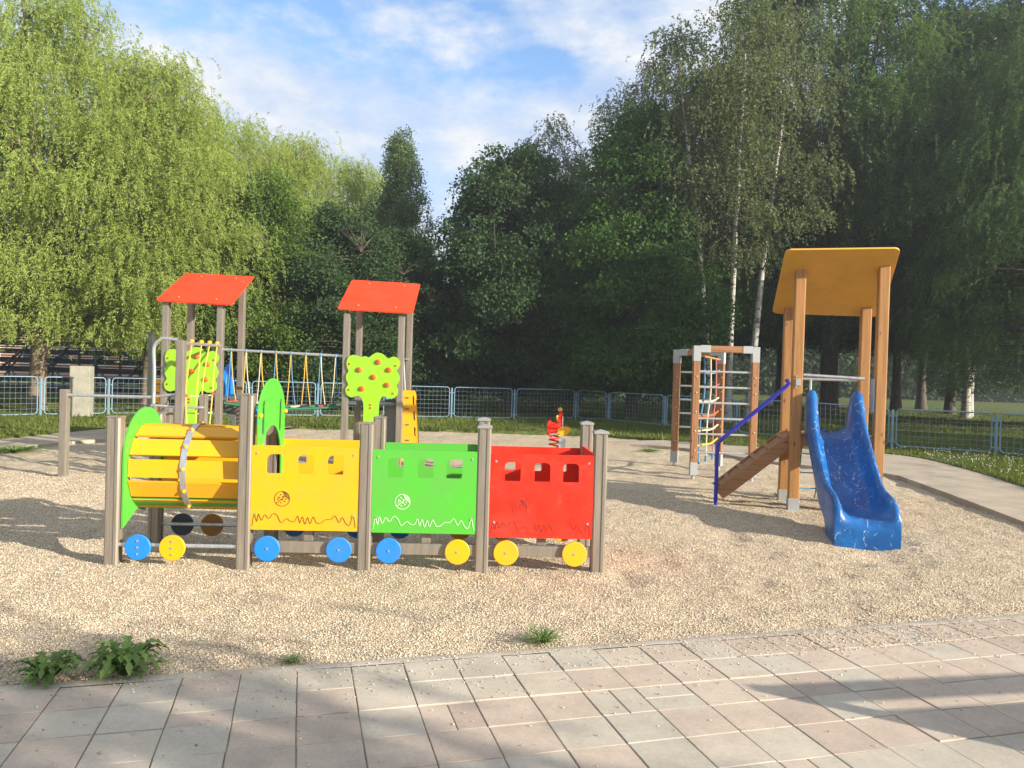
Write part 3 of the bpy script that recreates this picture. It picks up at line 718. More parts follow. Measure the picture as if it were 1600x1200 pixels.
# rope bridge between the towers
xa, xb = XA[1]+.05, XB[0]-.05
y = YF+.02
z0, z1 = P(348, 546, YF).z, P(541, 556.5, YF).z
m = MB(); m.cyl((xa, y, z0), (xb, y, z1), .021, 12); rail = cb('bridge_rail', m, M['steel'])
nrope = 8
for k in range(nrope):
    t = (k+.5)/nrope; x = xa+(xb-xa)*t; z = z0+(z1-z0)*t
    s = MB(); s.ball((x, y, z), .03, 10, (.8, .9, 1)); cb('rope_clamp', s, M['rope_b'], rail)
    for q, dx in ((0, -.028), (1, .028)):
        mt = 'rope_w' if (k+q) % 5 == 2 else ('rope_y' if (k*2+q) % 3 else 'rope_b')
        s = MB(); s.tube(smoothline([(x+dx*.2, y, z-.02), (x+dx*.5, y+.004, z-.22), (x+dx*(1.3 if q else .9), y, z-.46), (x+dx*2.4, y+.06, 1.02-.05*math.sin(math.pi*t))], 4), .0075, 6); cb('hanging_rope', s, M[mt], rail)
for k in range(13):
    t = (k+.5)/13; x = xa+(xb-xa)*t; z = 1.0-.06*math.sin(math.pi*t)
    m = MB(); m.box((x, (YF+YB)/2, z), (.07, YB-YF-.16, .025)); cb('bridge_slat', m, M[['rope_r', 'rope_g', 'rope_w', 'navy_shaded_blue', 'rope_g'][k % 5]], bevel=.006)
for y in (YF+.10, YB-.10):
    m = MB(); m.tube([(xa+(xb-xa)*t, y, .965-.06*math.sin(math.pi*t)) for t in np.linspace(0, 1, 12)], .02, 8); cb('bridge_rope', m, M['rope_g'])
# yellow climbing walls on the outer sides of both towers
def side_wall(px4, y, flip):
    (tl, tr, bl, br) = [P(q[0], q[1], y) for q in px4]; zt = tl.z
    bl = bl+(bl-tl)*.35; br = br+(br-tr)*.35
    def mp(u, v): return tl.x*(1-u)*v+tr.x*u*v+bl.x*(1-u)*(1-v)+br.x*u*(1-v), bl.z+(zt-bl.z)*v
    sl = [rrect(.80, b_, .92, b_+.13, .04, 4) for b_ in (.36, .58, .80)]
    m = MB(); m.prism([rrect(0, 0, 1, 1, [.12, .12, .02, .02])]+sl, .16, lambda u, v, w_: (mp(u, v)[0], y+w_+.08+.25*(1-v)*0, mp(u, v)[1]))
    w_ = cb('climbing_wall', m, M['yellow'], bevel=.004)
    for f_ in (.30, .52, .74, .9):
        h = MB(); x_, z_ = mp(.42, f_); h.box((x_, y-.003, z_), (.05, .02, .02)); cb('climbing_cleat', h, M['darkgrey'], w_, bevel=.003)
side_wall(((628, 610), (648, 611), (625, 692), (653, 692)), YF+.05, False)
side_wall(((244, 592), (251, 592), (241, 652), (250, 652)), YF+.6, True)
m = MB(); m.prism([rrect(P(601, 650, YF+.1).x, -.05, P(626, 650, YF+.1).x, P(610, 624, YF+.1).z, .01)], .02, lambda u, v, w_: (u, YF+.1+w_, v)); cb('back_panel', m, M['midgrey'], bevel=.003)
# dark grey curved side board under the first deck, small blue chute behind it
y = YF+.3; xl, xr, zt, zb = P(346, 650, y).x, P(368, 650, y).x, P(355, 621, y).z, P(362, 671, y).z
m = MB(); pts = [(xl, zt), (xl, zt-.12)]+[(xl+(xr-xl)*(1-(1-t)**1.8)*.9, zt-.12+(zb-zt+.12)*t**.8) for t in np.linspace(.1, 1, 9)]+[(xr, zb+.06), (xr, zt)]
m.prism([pts], .04, lambda u, v, w_: (u, y+w_, v)); cb('chute_side_board', m, M['darkgrey'], bevel=.004)
y = YB+.45; x0, x1 = P(350, 600, y).x, P(366, 600, y).x
for xx_ in (x0+.06,):
    m = MB(); zt = P(360, 568, y).z; zb = P(355, 614, y).z
    m.prism([[(0, zb-.1), (0, zb+.1), (.12, zt-.12), (.22, zt-.02), (.34, zt), (.42, zt-.1), (.45, zb-.1)]], .06, lambda u, v, w_: (xx_+w_*1.3, y+u-.2, v)); cb('chute_wing', m, M['blue'], bevel=.02, segs=3)
m = MB(); m.beam(((x0+x1+.25)/2, y-.1, 1.05), ((x0+x1+.25)/2, y+1.7, .25), .40, .04); cb('chute_bed', m, M['blue'], bevel=.01)
# steel side rails on tower two
m = MB(); y = YF+.5; a = P(631, 561, y); b = P(633, 612, y); m.cyl((a.x, y, a.z), (b.x, y, b.z), .012, 8); m.cyl((XB[1], YF, a.z), (XB[3], YB, a.z), .014, 8); cb('side_rail', m, M['steel'])
# rope net on the low side, with its nearer post, hoop rail and low posts
yn = 10.25
p1x = P(283, 560, yn).x; zt1 = P(283, 532, yn).z
sqpost(p1x, yn, zt1, .105)
a = Vector((p1x, yn, P(290, 536, yn).z)); b = Vector((XA[1], YF-.02, P(342, 540, YF).z))
m = MB(); m.cyl(a, b, .022, 10); nb = cb('net_bar', m, M['steel'])
low = [(P(318, 640, 10.9).x, 10.9, P(318, 616, 10.9).z), (P(263, 650, 10.6).x, 10.6, P(263, 637, 10.6).z)]
for q in low: sqpost(q[0], q[1], q[2], .10)
tops = [a.lerp(b, t) for t in (.24, .48, .70, .92)]
bots = [Vector((P(x_, 690, yy_).x, yy_, .12)) for x_, yy_ in ((297, 10.0), (306, 10.5), (320, 10.6), (322, 10.75))]
mids = [(290, 618), (306, 640), (316, 612), (332, 615)]
for k, (t_, b_) in enumerate(zip(tops, bots)):
    yy_ = (t_.y+b_.y)/2; q = P(mids[k][0], mids[k][1], yy_)
    s = MB(); s.tube(smoothline([t_, t_.lerp(q, .5)+Vector((-.01, 0, 0)), q, q.lerp(b_, .5), b_], 5), .011, 6); rp = cb('net_rope', s, M['rope_y'], nb)
    s = MB(); s.ball(t_+Vector((0, 0, .035)), .036, 10, (1, 1, .8)); cb('rope_clamp', s, M['yellow'], nb)
    if k in (0, 3):
        s = MB()
        for f_ in (.0, .45, .85): c = q.lerp(b_, f_); s.ball(c, .034, 8, (1.1, 1, .7))
        cb('rope_knot', s, M['rope_r'], nb)
for (u_, v_) in ((290, 618), (292, 645)):
    s = MB(); q0 = P(u_, v_, 10.9); q1 = P(332, v_-1, 11.3); s.tube([q0, q0.lerp(q1, .5)+Vector((0, 0, -.02)), q1], .008, 6); cb('net_rope', s, M['rope_w'], nb)
ht, hb = P(246, 529, yn), P(240, 633, yn)
m = MB(); m.tube(smoothline([Vector((p1x-.05, yn, P(283, 531, yn).z)), Vector((ht.x+.1, yn, ht.z+.005)), Vector((ht.x+.03, yn, ht.z-.02)), Vector((hb.x-.01, yn, ht.z-.13)), Vector((hb.x, yn, ht.z-.45)), Vector((hb.x, yn, hb.z+.02))], 5), .022, 10)
m.cyl((hb.x-.03, yn, hb.z), (low[1][0]+.25, yn+.05, hb.z-.02), .016, 8); m.cyl((hb.x, yn, P(240, 620, yn).z), (p1x, yn, P(282, 615, yn).z), .016, 8)
cb('hoop_rail', m, M['steel'])
m = MB(); q0, q1 = P(285, 636, yn+.1), P(320, 637, 10.9); m.cyl(q0, q1, .018, 8); m.cyl(q0-Vector((.3, 0, 0)), q0, .016, 8); cb('low_rail', m, M['steel'])
hs = MB(); hs.box((hb.x, yn, hb.z/2-.1), (.07, .07, hb.z+.2)); cb('post', hs, M['post'], bevel=.008)
# turning bar to the outer post
lp = Vector((-5.99, 10.3, 0)); ztop = P(100, 608, 10.3).z
m = MB(); m.box((lp.x, lp.y, ztop/2-.12), (.10, .10, ztop+.24)); cb('post', m, M['post'], bevel=.012)
m = MB(); q = P(105, 617, 10.3); q2 = P(237, 620.5, yn); m.cyl((lp.x, lp.y, q.z), (q2.x, yn, q2.z), .020, 10); cb('turning_bar', m, M['steel'])

# ------------------------------------------------------------------ spring rider
SR = thing('spring_rider', 'red spring rider with yellow seat wings and red rooster-like figure', 'spring rider', (P(866, 720, 13.6).x, 13.6, 0))
m = MB(); m.tube([(.10*math.cos(t)-.02, .10*math.sin(t), .05+t/62) for t in np.linspace(0, 2*math.pi*5.6, 120)], .019, 7); m.build('spring', M['red'], SR)
m = MB(); m.box((-.02, 0, .02), (.34, .34, .04)); m.build('base_plate', M['steel'], SR, bevel=.006)
m = MB(); m.box((-.02, 0, .63), (.22, .22, .03)); m.build('spring_plate', M['steel'], SR, bevel=.004)
m = MB(); sh = smoothline([(-.16, .0, 0), (-.17, .28, 0), (-.10, .33, 0), (-.07, .28, 0), (.10, .28, 0), (.12, .22, 0), (.08, .08, 0), (-.03, .03, 0), (-.08, -.05, 0), (-.16, 0, 0)], 3)[:-1]
m.prism([[(p.x, p.y+.60) for p in sh]], .20, lambda u, v, w_: (u, w_, v)); m.build('seat_back', M['red'], SR, bevel=.01)
m = MB(); sh = smoothline([(.04, .62, 0), (.05, .75, 0), (.12, .80, 0), (.28, .80, 0), (.33, .76, 0), (.28, .68, 0), (.16, .62, 0), (.04, .62, 0)], 3)[:-1]
m.prism([[(p.x, p.y-.02) for p in sh]], .22, lambda u, v, w_: (u, w_, v)); m.build('seat', M['yellow'], SR, bevel=.012)
m = MB(); sh = smoothline([(.03, .70, 0), (.02, .85, 0), (.04, .98, 0), (.07, 1.10, 0), (.13, 1.13, 0), (.16, 1.06, 0), (.15, .92, 0), (.11, .78, 0), (.09, .68, 0), (.03, .70, 0)], 3)[:-1]
m.prism([[(p.x, p.y-.02) for p in sh]], .05, lambda u, v, w_: (u, w_-.05, v)); fg = m.build('figure', M['red'], SR, bevel=.006)
m = MB(); m.ball((.095, -.05, 1.16), .05, 12, (1, .7, 1)); m.ball((.03, -.08, .99), .035, 8, (.8, .5, 1.6)); m.build('figure_head', M['rope_y'], fg)
m = MB(); m.cyl((.0, -.05, .90), (.18, -.05, .90), .012, 8); m.cyl((.07, -.22, .89), (.07, .12, .89), .014, 8); m.build('handle', M['black'], SR)
m = MB(); m.cyl((.155, -.09, .52), (.15, -.09, 1.02), .010, 8); m.box((.15, -.09, .43), (.14, .02, .20)); m.build('side_plate', M['steel'], SR, bevel=.003)
SR.scale = (.82, .82, .82)

# ------------------------------------------------------------------ wooden slide tower
ST = thing('slide_tower', 'brown timber slide tower with ochre tilted roof and scuffed blue slide', 'slide', (3.45, 9.31, 0), R(-11))
bpy.context.view_layer.update()
STI = ST.matrix_world.inverted()
TW, TD = .94, .76
def wl(p): return STI @ Vector(p)
tops = [wl(P(1252, 402, 9.31)).z, P(1371, 401, 9.14).z]
for x, y, z in ((0, 0, tops[0]), (TW, 0, tops[1]), (0, TD, P(1234, 478, 10.05).z), (TW, TD, P(1342, 480, 9.9).z)):
    m = MB(); m.box((x, y, (z+.10)/2), (.122, .122, z-.10)); p = m.build('post', M['oak'], ST, bevel=.012)
    m = MB(); m.box((x, y, .07), (.132, .132, .16)); m.cyl((x, y, -.2), (x, y, 0), .03, 8); m.build('post_shoe', M['bracket'], p, bevel=.004)
cs = [wl(P(1228, 391, 8.95)), wl(P(1408, 388.5, 8.78)), wl(P(1376, 495.5, 9.98)), wl(P(1206.5, 490, 10.16))]
m = MB(); u, v = cs[1]-cs[0], cs[3]-cs[0]; u2 = cs[2]-cs[3]; nn = u.cross(v).normalized()
m.prism([rrect(0, 0, 1, 1, .055, 6)], .022, lambda a, b, w_: cs[0]*(1-a)*(1-b)+cs[1]*a*(1-b)+cs[2]*a*b+cs[3]*(1-a)*b+nn*(w_+.012)); m.build('roof', M['ochre'], ST, bevel=.004)
m = MB(); m.box((TW/2, TD/2, .90), (TW+.0, TD+.02, .05)); m.box((TW/2, -.01, .845), (TW-.12, .05, .12)); m.box((TW/2, TD+.01, .845), (TW-.12, .05, .12)); m.build('deck', M['woodx'], ST, bevel=.005)
m = MB(); q0, q1 = wl(P(1256, 586, 9.25)), wl(P(1352, 592, 9.1)); q0.y = q1.y = -.03; m.cyl(q0, q1, .021, 12)
vx = wl(P(1284, 600, 9.3)); m.cyl((vx.x, TD, .92), (vx.x, TD, 1.60), .017, 10); m.cyl((0.06, TD, 1.60), (TW-.06, TD, 1.60), .017, 10); m.build('grab_rail', M['steel'], ST)
m = MB(); m.box((TW-.075, .02, 1.42), (.02, .14, .40)); m.build('side_plate', M['bracket'], ST, bevel=.004)
m = MB(); a = wl(P(1245, 597, 9.22)); m.box((a.x+.02, -.066, a.z), (.055, .012, .085)); m.build('bracket', M['bracket'], ST, bevel=.003)
m = MB()
for z in (a.z+.07, a.z-.06): m.cyl((a.x, -.06, z), (a.x, -.075, z), .012, 8)
m.build('bolt_cap', M['steel'], ST)
# slide: lofted trough with high wings, straight chute and run-out box
sx = .425; hw = .308
st = [(-.07, .965, 1.30, .90), (-.05, .965, 1.41, .90), (-.01, .962, 1.455, .89), (.05, .955, 1.47, .88), (.11, .94, 1.455, .86), (.16, .92, 1.41, .84), (.22, .90, 1.32, .815), (.31, .85, 1.18, .77), (.45, .755, 1.04, .675), (.65, .62, .90, .54), (.85, .485, .76, .405), (1.05, .36, .63, .28), (1.22, .275, .54, .20), (1.34, .24, .50, .16),
      (1.44, .235, .485, .08), (1.50, .238, .478, -.03), (1.62, .245, .465, -.03), (1.76, .25, .44, -.03), (1.86, .248, .40, -.03), (1.915, .235, .33, -.03), (1.945, .20, .25, -.03), (1.955, .15, .18, -.03)]
vs = []; fs = []; lps = 15
for k, (s_, zf, zt, zb) in enumerate(st):
    f_ = 1-.035*max(0, min(1, (s_-1.0)/.4)); ox_ = -.055*max(0, s_)/1.95
    h = hw*f_; dz = min(.05, (zt-zf)*.3)
    th = 1+.55*max(0, 1-max(0, s_)/.5); prof = [(-h, zb), (-h, zt-dz), (-h+.012*th, zt-.012), (-h+.035*th, zt), (-h+.06*th, zt-.014), (-h+.075*th, zt-dz*1.3), (-h+.10*th, zf+min(.06, (zt-zf)*.3)), (-h+.17*th, zf+.004)]
    prof = prof+[(0, zf-.004)]+[(-a_, b_) for a_, b_ in reversed(prof)]
    lps = len(prof)
    vs += [(sx+ox_+a_, -s_, b_) for a_, b_ in prof]
for k in range(len(st)-1):
    for q in range(lps):
        a, b = k*lps+q, k*lps+(q+1) % lps
        fs.append((a, b, b+lps, a+lps))
fs += [tuple(range(lps)), tuple(range((len(st)-1)*lps, len(st)*lps))]
m = MB(); m.add(vs, fs); sl = m.build('slide', M['slide'], ST, smooth=48)
# step ramp with blue handrail on the left side
fx, tx = -.86, -.02
def ramp_z(x): return .13+(x-fx)/(tx-fx)*.73
for y in (.07, TD-.07):
    m = MB(); m.beam((fx, y, ramp_z(fx)), (tx, y, ramp_z(tx)), .045, .15); p = m.build('ramp_stringer', M['woodx'], ST, bevel=.006)
    m = MB()
    for f_ in (.14, .5, .82):
        x = fx+(tx-fx)*f_; m.ball((x, y+(-.024 if y < .3 else .024), ramp_z(x)), .012, 8)
    m.build('bolt_cap', M['oak'], p)
m = MB(); m.beam((fx+.03, TD/2, ramp_z(fx+.03)+.045), (tx, TD/2, ramp_z(tx)+.045), TD-.19, .022); m.build('ramp_board', M['woodx'], ST, bevel=.003)
for k in range(5):
    x = fx+.12+k*.16; m = MB(); m.beam((x-.022, TD/2, ramp_z(x-.022)+.075), (x+.022, TD/2, ramp_z(x+.022)+.075), TD-.10, .034); m.build('ramp_cleat', M['woodx'], ST, bevel=.004)
hp = [wl(P(1118, 789, 9.53)), wl(P(1120.5, 706, 9.53)), wl(P(1123, 692, 9.53)), wl(P(1133, 682, 9.50)), wl(P(1228, 604, 9.30)), wl(P(1233, 599, 9.28)), wl(P(1229, 594, 9.32))]
hp[0].z = -.15
m = MB(); m.tube([hp[0], hp[1]]+smoothline(hp[1:4], 5)[1:]+[hp[4], hp[5], hp[6]], .024, 12); m.build('handrail', M['pipeblue'], ST, smooth=60)
# climbing net at the back
m = MB()
for k in range(3):
    x = .22+k*.25; m.tube(smoothline([(x, TD+.05, .86), (x+.02, TD+.22, .5), (x-.01, TD+.36, .0)], 4), .009, 6)
m.build('net_rope', M['rope_g'], ST)
m = MB()
for z, dy in ((.62, .16), (.36, .26), (.14, .33)): m.tube(smoothline([(.06, TD+dy*.8, z+.02), (.3, TD+dy, z-.01), (.55, TD+dy, z), (.88, TD+dy*.8, z+.02)], 4), .009, 6)
m.build('net_rope', M['rope_b'], ST)

# ------------------------------------------------------------------ wooden climbing frame
CFx = [G(1053, 727), G(1082.5, 748), G(1132, 736), G(1174, 751)]
CFx[2] = Vector((3.63, 13.35, 0))
FR = thing('rope_climber', 'brown timber climbing frame with metal rungs and a multicoloured rope net', 'climbing frame', CFx[1])
def fo(v): return Vector(v)-CFx[1]
zs = [P(1058, 545, CFx[0].y).z, P(1091, 541, CFx[1].y).z, P(1138, 547, CFx[2].y).z, P(1185, 540, CFx[3].y).z]
zf = (zs[1]+zs[3])/2; zb_ = (zs[0]+zs[2])/2
zz = [zb_, zf, zb_, zf]
dirs = (CFx[3]-CFx[1]).normalized(); dirb = (CFx[2]-CFx[0]).normalized()
for k in range(4):
    b = fo(CFx[k]); ang_ = math.atan2(*(dirs if k in (1, 3) else dirb).yx)
    rot = Matrix.Rotation(ang_, 3, 'Z')
    m = MB(); m.box((b.x, b.y, (.22+zz[k]-.22)/2), (.105, .105, zz[k]-.22-.22), rot); p = m.build('post', M['wood'], FR, bevel=.010)
    m = MB(); m.box((b.x, b.y, .16), (.112, .112, .20), rot); m.build('post_shoe', M['bracket'], p, bevel=.003)
    m = MB(); m.cyl((b.x, b.y, -.1), (b.x, b.y, .08), .028, 10); m.build('anchor_pin', M['steel'], p)
    m = MB()
    for z in (.45, .75, 1.05, 1.35, 1.6): m.ball((b.x, b.y-.055, min(z, zz[k]-.35)), .013, 8)
    m.build('bolt_cap', M['rope_w'], p)
    sgn = 1 if k in (0, 1) else -1; d = (dirs if k in (1, 3) else dirb)*sgn
    m = MB(); m.box((b.x, b.y, zz[k]-.13), (.112, .112, .24), rot); m.box((b.x+d.x*.13, b.y+d.y*.13, zz[k]-.055), (.15, .112, .112), rot); m.build('corner_bracket', M['bracket'], p, bevel=.003)
for (i0, i1, dd, z) in ((0, 2, dirb, zb_), (1, 3, dirs, zf)):
    a, b = fo(CFx[i0]), fo(CFx[i1])
    m = MB(); m.beam((a.x+dd.x*.20, a.y+dd.y*.20, z-.055), (b.x-dd.x*.20, b.y-dd.y*.20, z-.055), .10, .10); m.build('top_beam', M['woodx'], FR, bevel=.008)
    for k in range(6):
        zr = z*(.805-.117*k) if k < 5 else z*.20
        m = MB(); m.cyl((a.x+dd.x*.04, a.y+dd.y*.04, zr), (b.x-dd.x*.04, b.y-dd.y*.04, zr), .017, 10); m.build('rung', M['steel'], FR)
a = fo(CFx[1])+dirs*.05; b = fo(CFx[2])-Vector((.04, .03, 0))
m = MB(); m.cyl((a.x, a.y, zf-.16), (b.x, b.y, zb_-.18), .018, 8); nb2 = m.build('net_bar', M['oak'], FR)
for f_, c, dxb in ((.22, 'rope_b', -.05), (.52, 'rope_w', -.03), (.80, 'rope_p', -.01)):
    p = a.lerp(b, f_); m = MB(); m.tube(smoothline([(p.x, p.y, zf-.17), (p.x+.015, p.y, 1.35), (p.x-.01+dxb*.5, p.y, .9), (p.x+dxb, p.y, .28)], 5), .012, 6); m.build('net_rope', M[c], nb2)
    m = MB(); m.cyl((p.x+dxb, p.y, .20), (p.x+dxb, p.y, .30), .02, 8); m.build('rope_end', M['rope_b'], nb2)
for k, c in enumerate(('rope_b', 'rope_r', 'rope_w', 'orange', 'rope_w', 'rope_y')):
    z = zf-.40-k*.235; q = a.lerp(b, .5)
    m = MB(); m.tube(smoothline([(a.x, a.y, z), (q.x-.15, q.y-.2, z-.02), (q.x+.1, q.y+.2, z-.025), (b.x, b.y, z+.03)], 5), .014, 6); m.build('net_rope', M[c], nb2)

# ------------------------------------------------------------------ wire fences
def fence(pxs, label, hts):
    base = [G(x, y) for x, y in pxs]
    c0 = base[len(base)//2]
    F = thing('wire_fence', label, 'fence', (c0.x, c0.y, lz))
    o = Vector((c0.x, c0.y, 0))
    for k, p in enumerate(base):
        h = hts[k]; q = p-o
        m = MB(); m.box((q.x, q.y, h/2-.1), (.05, .05, h+.16)); m.box((q.x, q.y, h*.82), (.17, .03, .03)); m.box((q.x, q.y, h*.17), (.17, .03, .03)); m.build('fence_post', M['fence'], F, bevel=.004)
    for k in range(len(base)-1):
        a, b = base[k]-o, base[k+1]-o; d = (b-a); ln = d.length; d.normalize()
        ha, hb = hts[k], hts[k+1]
        x0, x1 = .085, ln-.085
        def at(x, f): h = ha+(hb-ha)*x/ln; return Vector((a.x+d.x*x, a.y+d.y*x, .06+(h-.06)*f))
        m = MB(); r = .10
        path = [(x0, .12), (x0, .88)]+[(x0+r-r*math.cos(t), .9+.1*math.sin(t)) for t in np.linspace(.2, math.pi/2, 5)]+[(x1-r+r*math.sin(t), .9+.1*math.cos(t)) for t in np.linspace(0, math.pi/2-.2, 5)]+[(x1, .88), (x1, .12)]
        path += [(x1-r+r*math.cos(t), .1-.1*math.sin(t)) for t in np.linspace(.2, math.pi/2, 5)]+[(x0+r-r*math.sin(t), .1-.1*math.cos(t)) for t in np.linspace(0, math.pi/2-.2, 5)]+[(x0, .12)]
        m.tube([at(*p) for p in path], .017, 6); fr = m.build('fence_panel', M['fence'], F, smooth=60)
        w = MB(); nv = max(3, int(round((x1-x0)/.135)))
        for q in range(1, nv):
            x = x0+(x1-x0)*q/nv; w.cyl(at(x, .0), at(x, 1.0), .0032, 4)
        for q in range(1, 7): w.cyl(at(x0, q/7), at(x1, q/7), .0032, 4)
        w.build('wire_mesh', M['wire'], fr, smooth=0)
left = [(-262, 664), (-155, 660), (-46, 657), (63, 654), (169, 652), (279, 652), (388, 654), (496, 655), (603, 656)]
fence(left, 'pale blue wire mesh fence in the sun behind the engine and rope bridge', [1.06]*9)
right = [(606, 656), (705, 657), (803, 659), (899, 658), (950, 661), (1038, 670), (1150, 681), (1268, 692), (1393, 704), (1555, 715), (1745, 732), (1960, 750)]
fence(right, 'blue wire mesh fence along the shaded lawn behind the slide and spring rider', [1.02]*4+[.98]*4+[.93]*4)

# ------------------------------------------------------------------ concrete post, grandstand, far buildings and van
cp = G(107, 656); cp.y += .6
CP = thing('concrete_pillar', 'square pale concrete pillar with faded red marks behind the fence', 'pillar', (cp.x, cp.y, lz), R(14))
m = MB(); m.box((0, 0, .68), (.50, .42, 1.40)); pl = m.build('pillar_block', M['pillar'], CP, bevel=.015)
m = MB(); rg = random.Random(5)
for k in range(9):
    z = .30+k*.075; y = -.16
    m.tube([(-.253, y+rg.uniform(0, .04), z), (-.253, y+.14, z+rg.uniform(-.02, .05)), (-.253, y+rg.uniform(.1, .3), z+.04)], .008, 4)
m.build('painted_marks', M['graffiti'], pl)
GS = thing('grandstand', 'dark steel grandstand with rows of benches under the willows', 'grandstand', (-17.5, 34, lz))
for k in range(6):
    m = MB(); m.box((0, k*.75, .45+k*.42), (17, .32, .05)); m.build('bench_row', M['standseat'] if k < 2 else M['standdark'], GS)
    m = MB(); m.box((0, k*.75+.3, .25+k*.42), (17, .06, .25)); m.build('riser', M['standdark'], GS)
for k in range(9):
    x = -8.2+k*2.05; m = MB(); m.beam((x, -.2, .1), (x, 4.4, 2.8), .09, .10); m.beam((x, 4.3, 0), (x, 4.3, 3.7), .09, .09, up=(1, 0, 0)); m.beam((x, 2.1, 0), (x, 2.1, 1.6), .08, .08, up=(1, 0, 0))
    if k < 8: m.beam((x, 4.3, .2), (x+2.05, 4.3, 2.9), .07, .07); m.beam((x+2.05, -.1, .15), (x, 2.0, 1.4), .06, .06)
    m.build('support_frame', M['standdark'], GS)
m = MB()
for z in (3.0, 3.35, 3.7): m.cyl((-8.3, 4.35, z), (8.3, 4.35, z), .035, 8)
m.build('guard_rail', M['standdark'], GS)
PB = thing('park_post', 'slim dark green post beside the hoop rail', 'post', (P(234, 640, 19).x, 19, lz))
m = MB(); m.box((0, 0, 1.1), (.11, .11, 2.25)); m.box((0, 0, 2.24), (.14, .14, .03)); m.build('post', M['standdark'], PB, bevel=.008)
HB = thing('house', 'low salmon pink house with tiled roof far behind the willows', 'house', (-36, 68, lz))
m = MB(); m.box((0, 0, 1.9), (18, 8, 3.8)); wlh = m.build('wall', M['salmon'], HB)
m = MB(); m.add([(-9.5, -4.5, 3.8), (9.5, -4.5, 3.8), (9.5, 4.5, 3.8), (-9.5, 4.5, 3.8), (-8, 0, 5.4), (8, 0, 5.4)], [(0, 1, 5, 4), (2, 3, 4, 5), (1, 2, 5), (3, 0, 4), (3, 2, 1, 0)]); m.build('roof', M['rooft'], HB)
for k in range(6):
    m = MB(); m.box((-7.2+k*2.9, -4.02, 1.9), (1.1, .06, 1.4)); f_ = m.build('window', M['white'], HB); m = MB(); m.box((-7.2+k*2.9, -4.06, 1.9), (.9, .03, 1.2)); m.build('pane', M['glass'], f_)
va = P(830, 600, 74)
VN = thing('parked_van', 'white van parked far behind the dark trees', 'van', (va.x+.2, 74, lz), R(4))
m = MB(); body = [(-2.3, .35), (-2.35, .9), (-2.3, 1.05), (-1.5, 1.2), (-1.0, 1.9), (-.8, 2.0), (2.3, 2.02), (2.4, 1.9), (2.42, .4), (2.3, .33)]
m.prism([body], 1.85, lambda u, v, w_: (u, w_, v)); bd = m.build('body', M['white'], VN, bevel=.06)
m = MB(); m.prism([[(-1.32, 1.2), (-.93, 1.78), (-.3, 1.78), (-.3, 1.2)]], 1.9, lambda u, v, w_: (u, w_, v)); m.prism([[(-.15, 1.2), (-.15, 1.78), (.8, 1.78), (.8, 1.2)]], 1.9, lambda u, v, w_: (u, w_, v)); m.build('side_window', M['glass'], VN)
for x in (-1.5, 1.5):
    for y in (-.85, .85):
        m = MB(); m.cyl((x, y-.11, .33), (x, y+.11, .33), .33, 20); w_ = m.build('wheel', M['black'], VN); m = MB(); m.cyl((x, y-.12, .33), (x, y+.12, .33), .18, 16); m.build('rim', M['steel'], w_)
# low timber notice board just outside the frame on the right: its shadow lies on the slabs
b0 = Vector((1.22+.866*2.95, 3.80-.5*2.95, .03)); bd_ = Vector((1.5, .27, 0)).normalized()
BN = thing('notice_board', 'low blank timber notice board standing on the paving slabs', 'notice board', b0, math.atan2(bd_.y, bd_.x))
for x in (.03, 1.97):
    m = MB(); m.box((x, 0, .5), (.07, .07, 1.03)); m.build('post', M['oak'], BN, bevel=.006)
m = MB(); m.box((1.0, .0, .96), (1.86, .04, .11)); m.build('top_rail', M['woodx'], BN, bevel=.005)
m = MB(); m.box((1.0, .0, .46), (1.86, .025, .76)); m.build('board', M['woodx'], BN, bevel=.004)

# ------------------------------------------------------------------ weeds
def weed(name, label, cat, x, y, z, rad, ht, n, seed, thin=False):
    r = random.Random(seed); vs = []; fs = []; tn = []
    for k in range(n):
        a = 2*math.pi*k/n+r.uniform(-.35, .35); ln = rad*r.uniform(.6, 1.1); up = r.uniform(.25, 1.0)*ht; segs = 3 if thin else 12
        base = len(vs); droop = r.uniform(.3, 1.0); sx_ = math.cos(a); sy_ = math.sin(a)
        for q in range(segs+1):
            t = q/segs; d = ln*t; zz_ = up*math.sin(t*math.pi*(.55+.3*droop))
            w_ = (rad*.03*(1-t) if thin else rad*.105*(math.sin(math.pi*min(1, t*.80+.10))**.8)*(1.4 if q % 2 else .40))
            cx, cy_ = sx_*d, sy_*d
            vs += [(cx-sy_*w_, cy_+sx_*w_, zz_+w_*.4), (cx, cy_, zz_), (cx+sy_*w_, cy_-sx_*w_, zz_+w_*.4)]
        tt = r.random()
        for q in range(segs):
            b = base+q*3; fs += [(b, b+3, b+4, b+1), (b+1, b+4, b+5, b+2)]; tn += [tt, tt]
    me = np_mesh(name, np.array(vs), np.array(fs), np.array(tn))
    o = link(name, me, M['weed']); o.location = (x, y, z); tag(o, label, cat); return o
def wpx(name, label, px, py, wpix, hpix, n, seed, cat='weed', thin=False):
    p = G(px, py); s = p.y/1200; weed(name, label, cat, p.x, p.y, .004, wpix*.5*s, hpix*s, n, seed, thin)
wpx('dandelion_weed', 'dark green jagged dandelion at the paving edge, darker of the two big weeds', 76, 1068, 108, 44, 44, 1)
wpx('dandelion_weed', 'bright green jagged dandelion at the paving edge, larger of the two big weeds', 193, 1058, 126, 58, 58, 2)
wpx('grass_tuft', 'small green grass tuft at the kerb below the green wagon', 848, 1006, 92, 22, 110, 3, 'grass tuft', True)
wpx('grass_tuft', 'thin flat grass tuft at the kerb between dandelions and middle tuft', 455, 1036, 80, 10, 34, 4, 'grass tuft', True)
wpx('grass_tuft', 'tiny green sprout at the kerb below the climbing frame', 1131, 998, 22, 9, 16, 5, 'grass tuft', True)
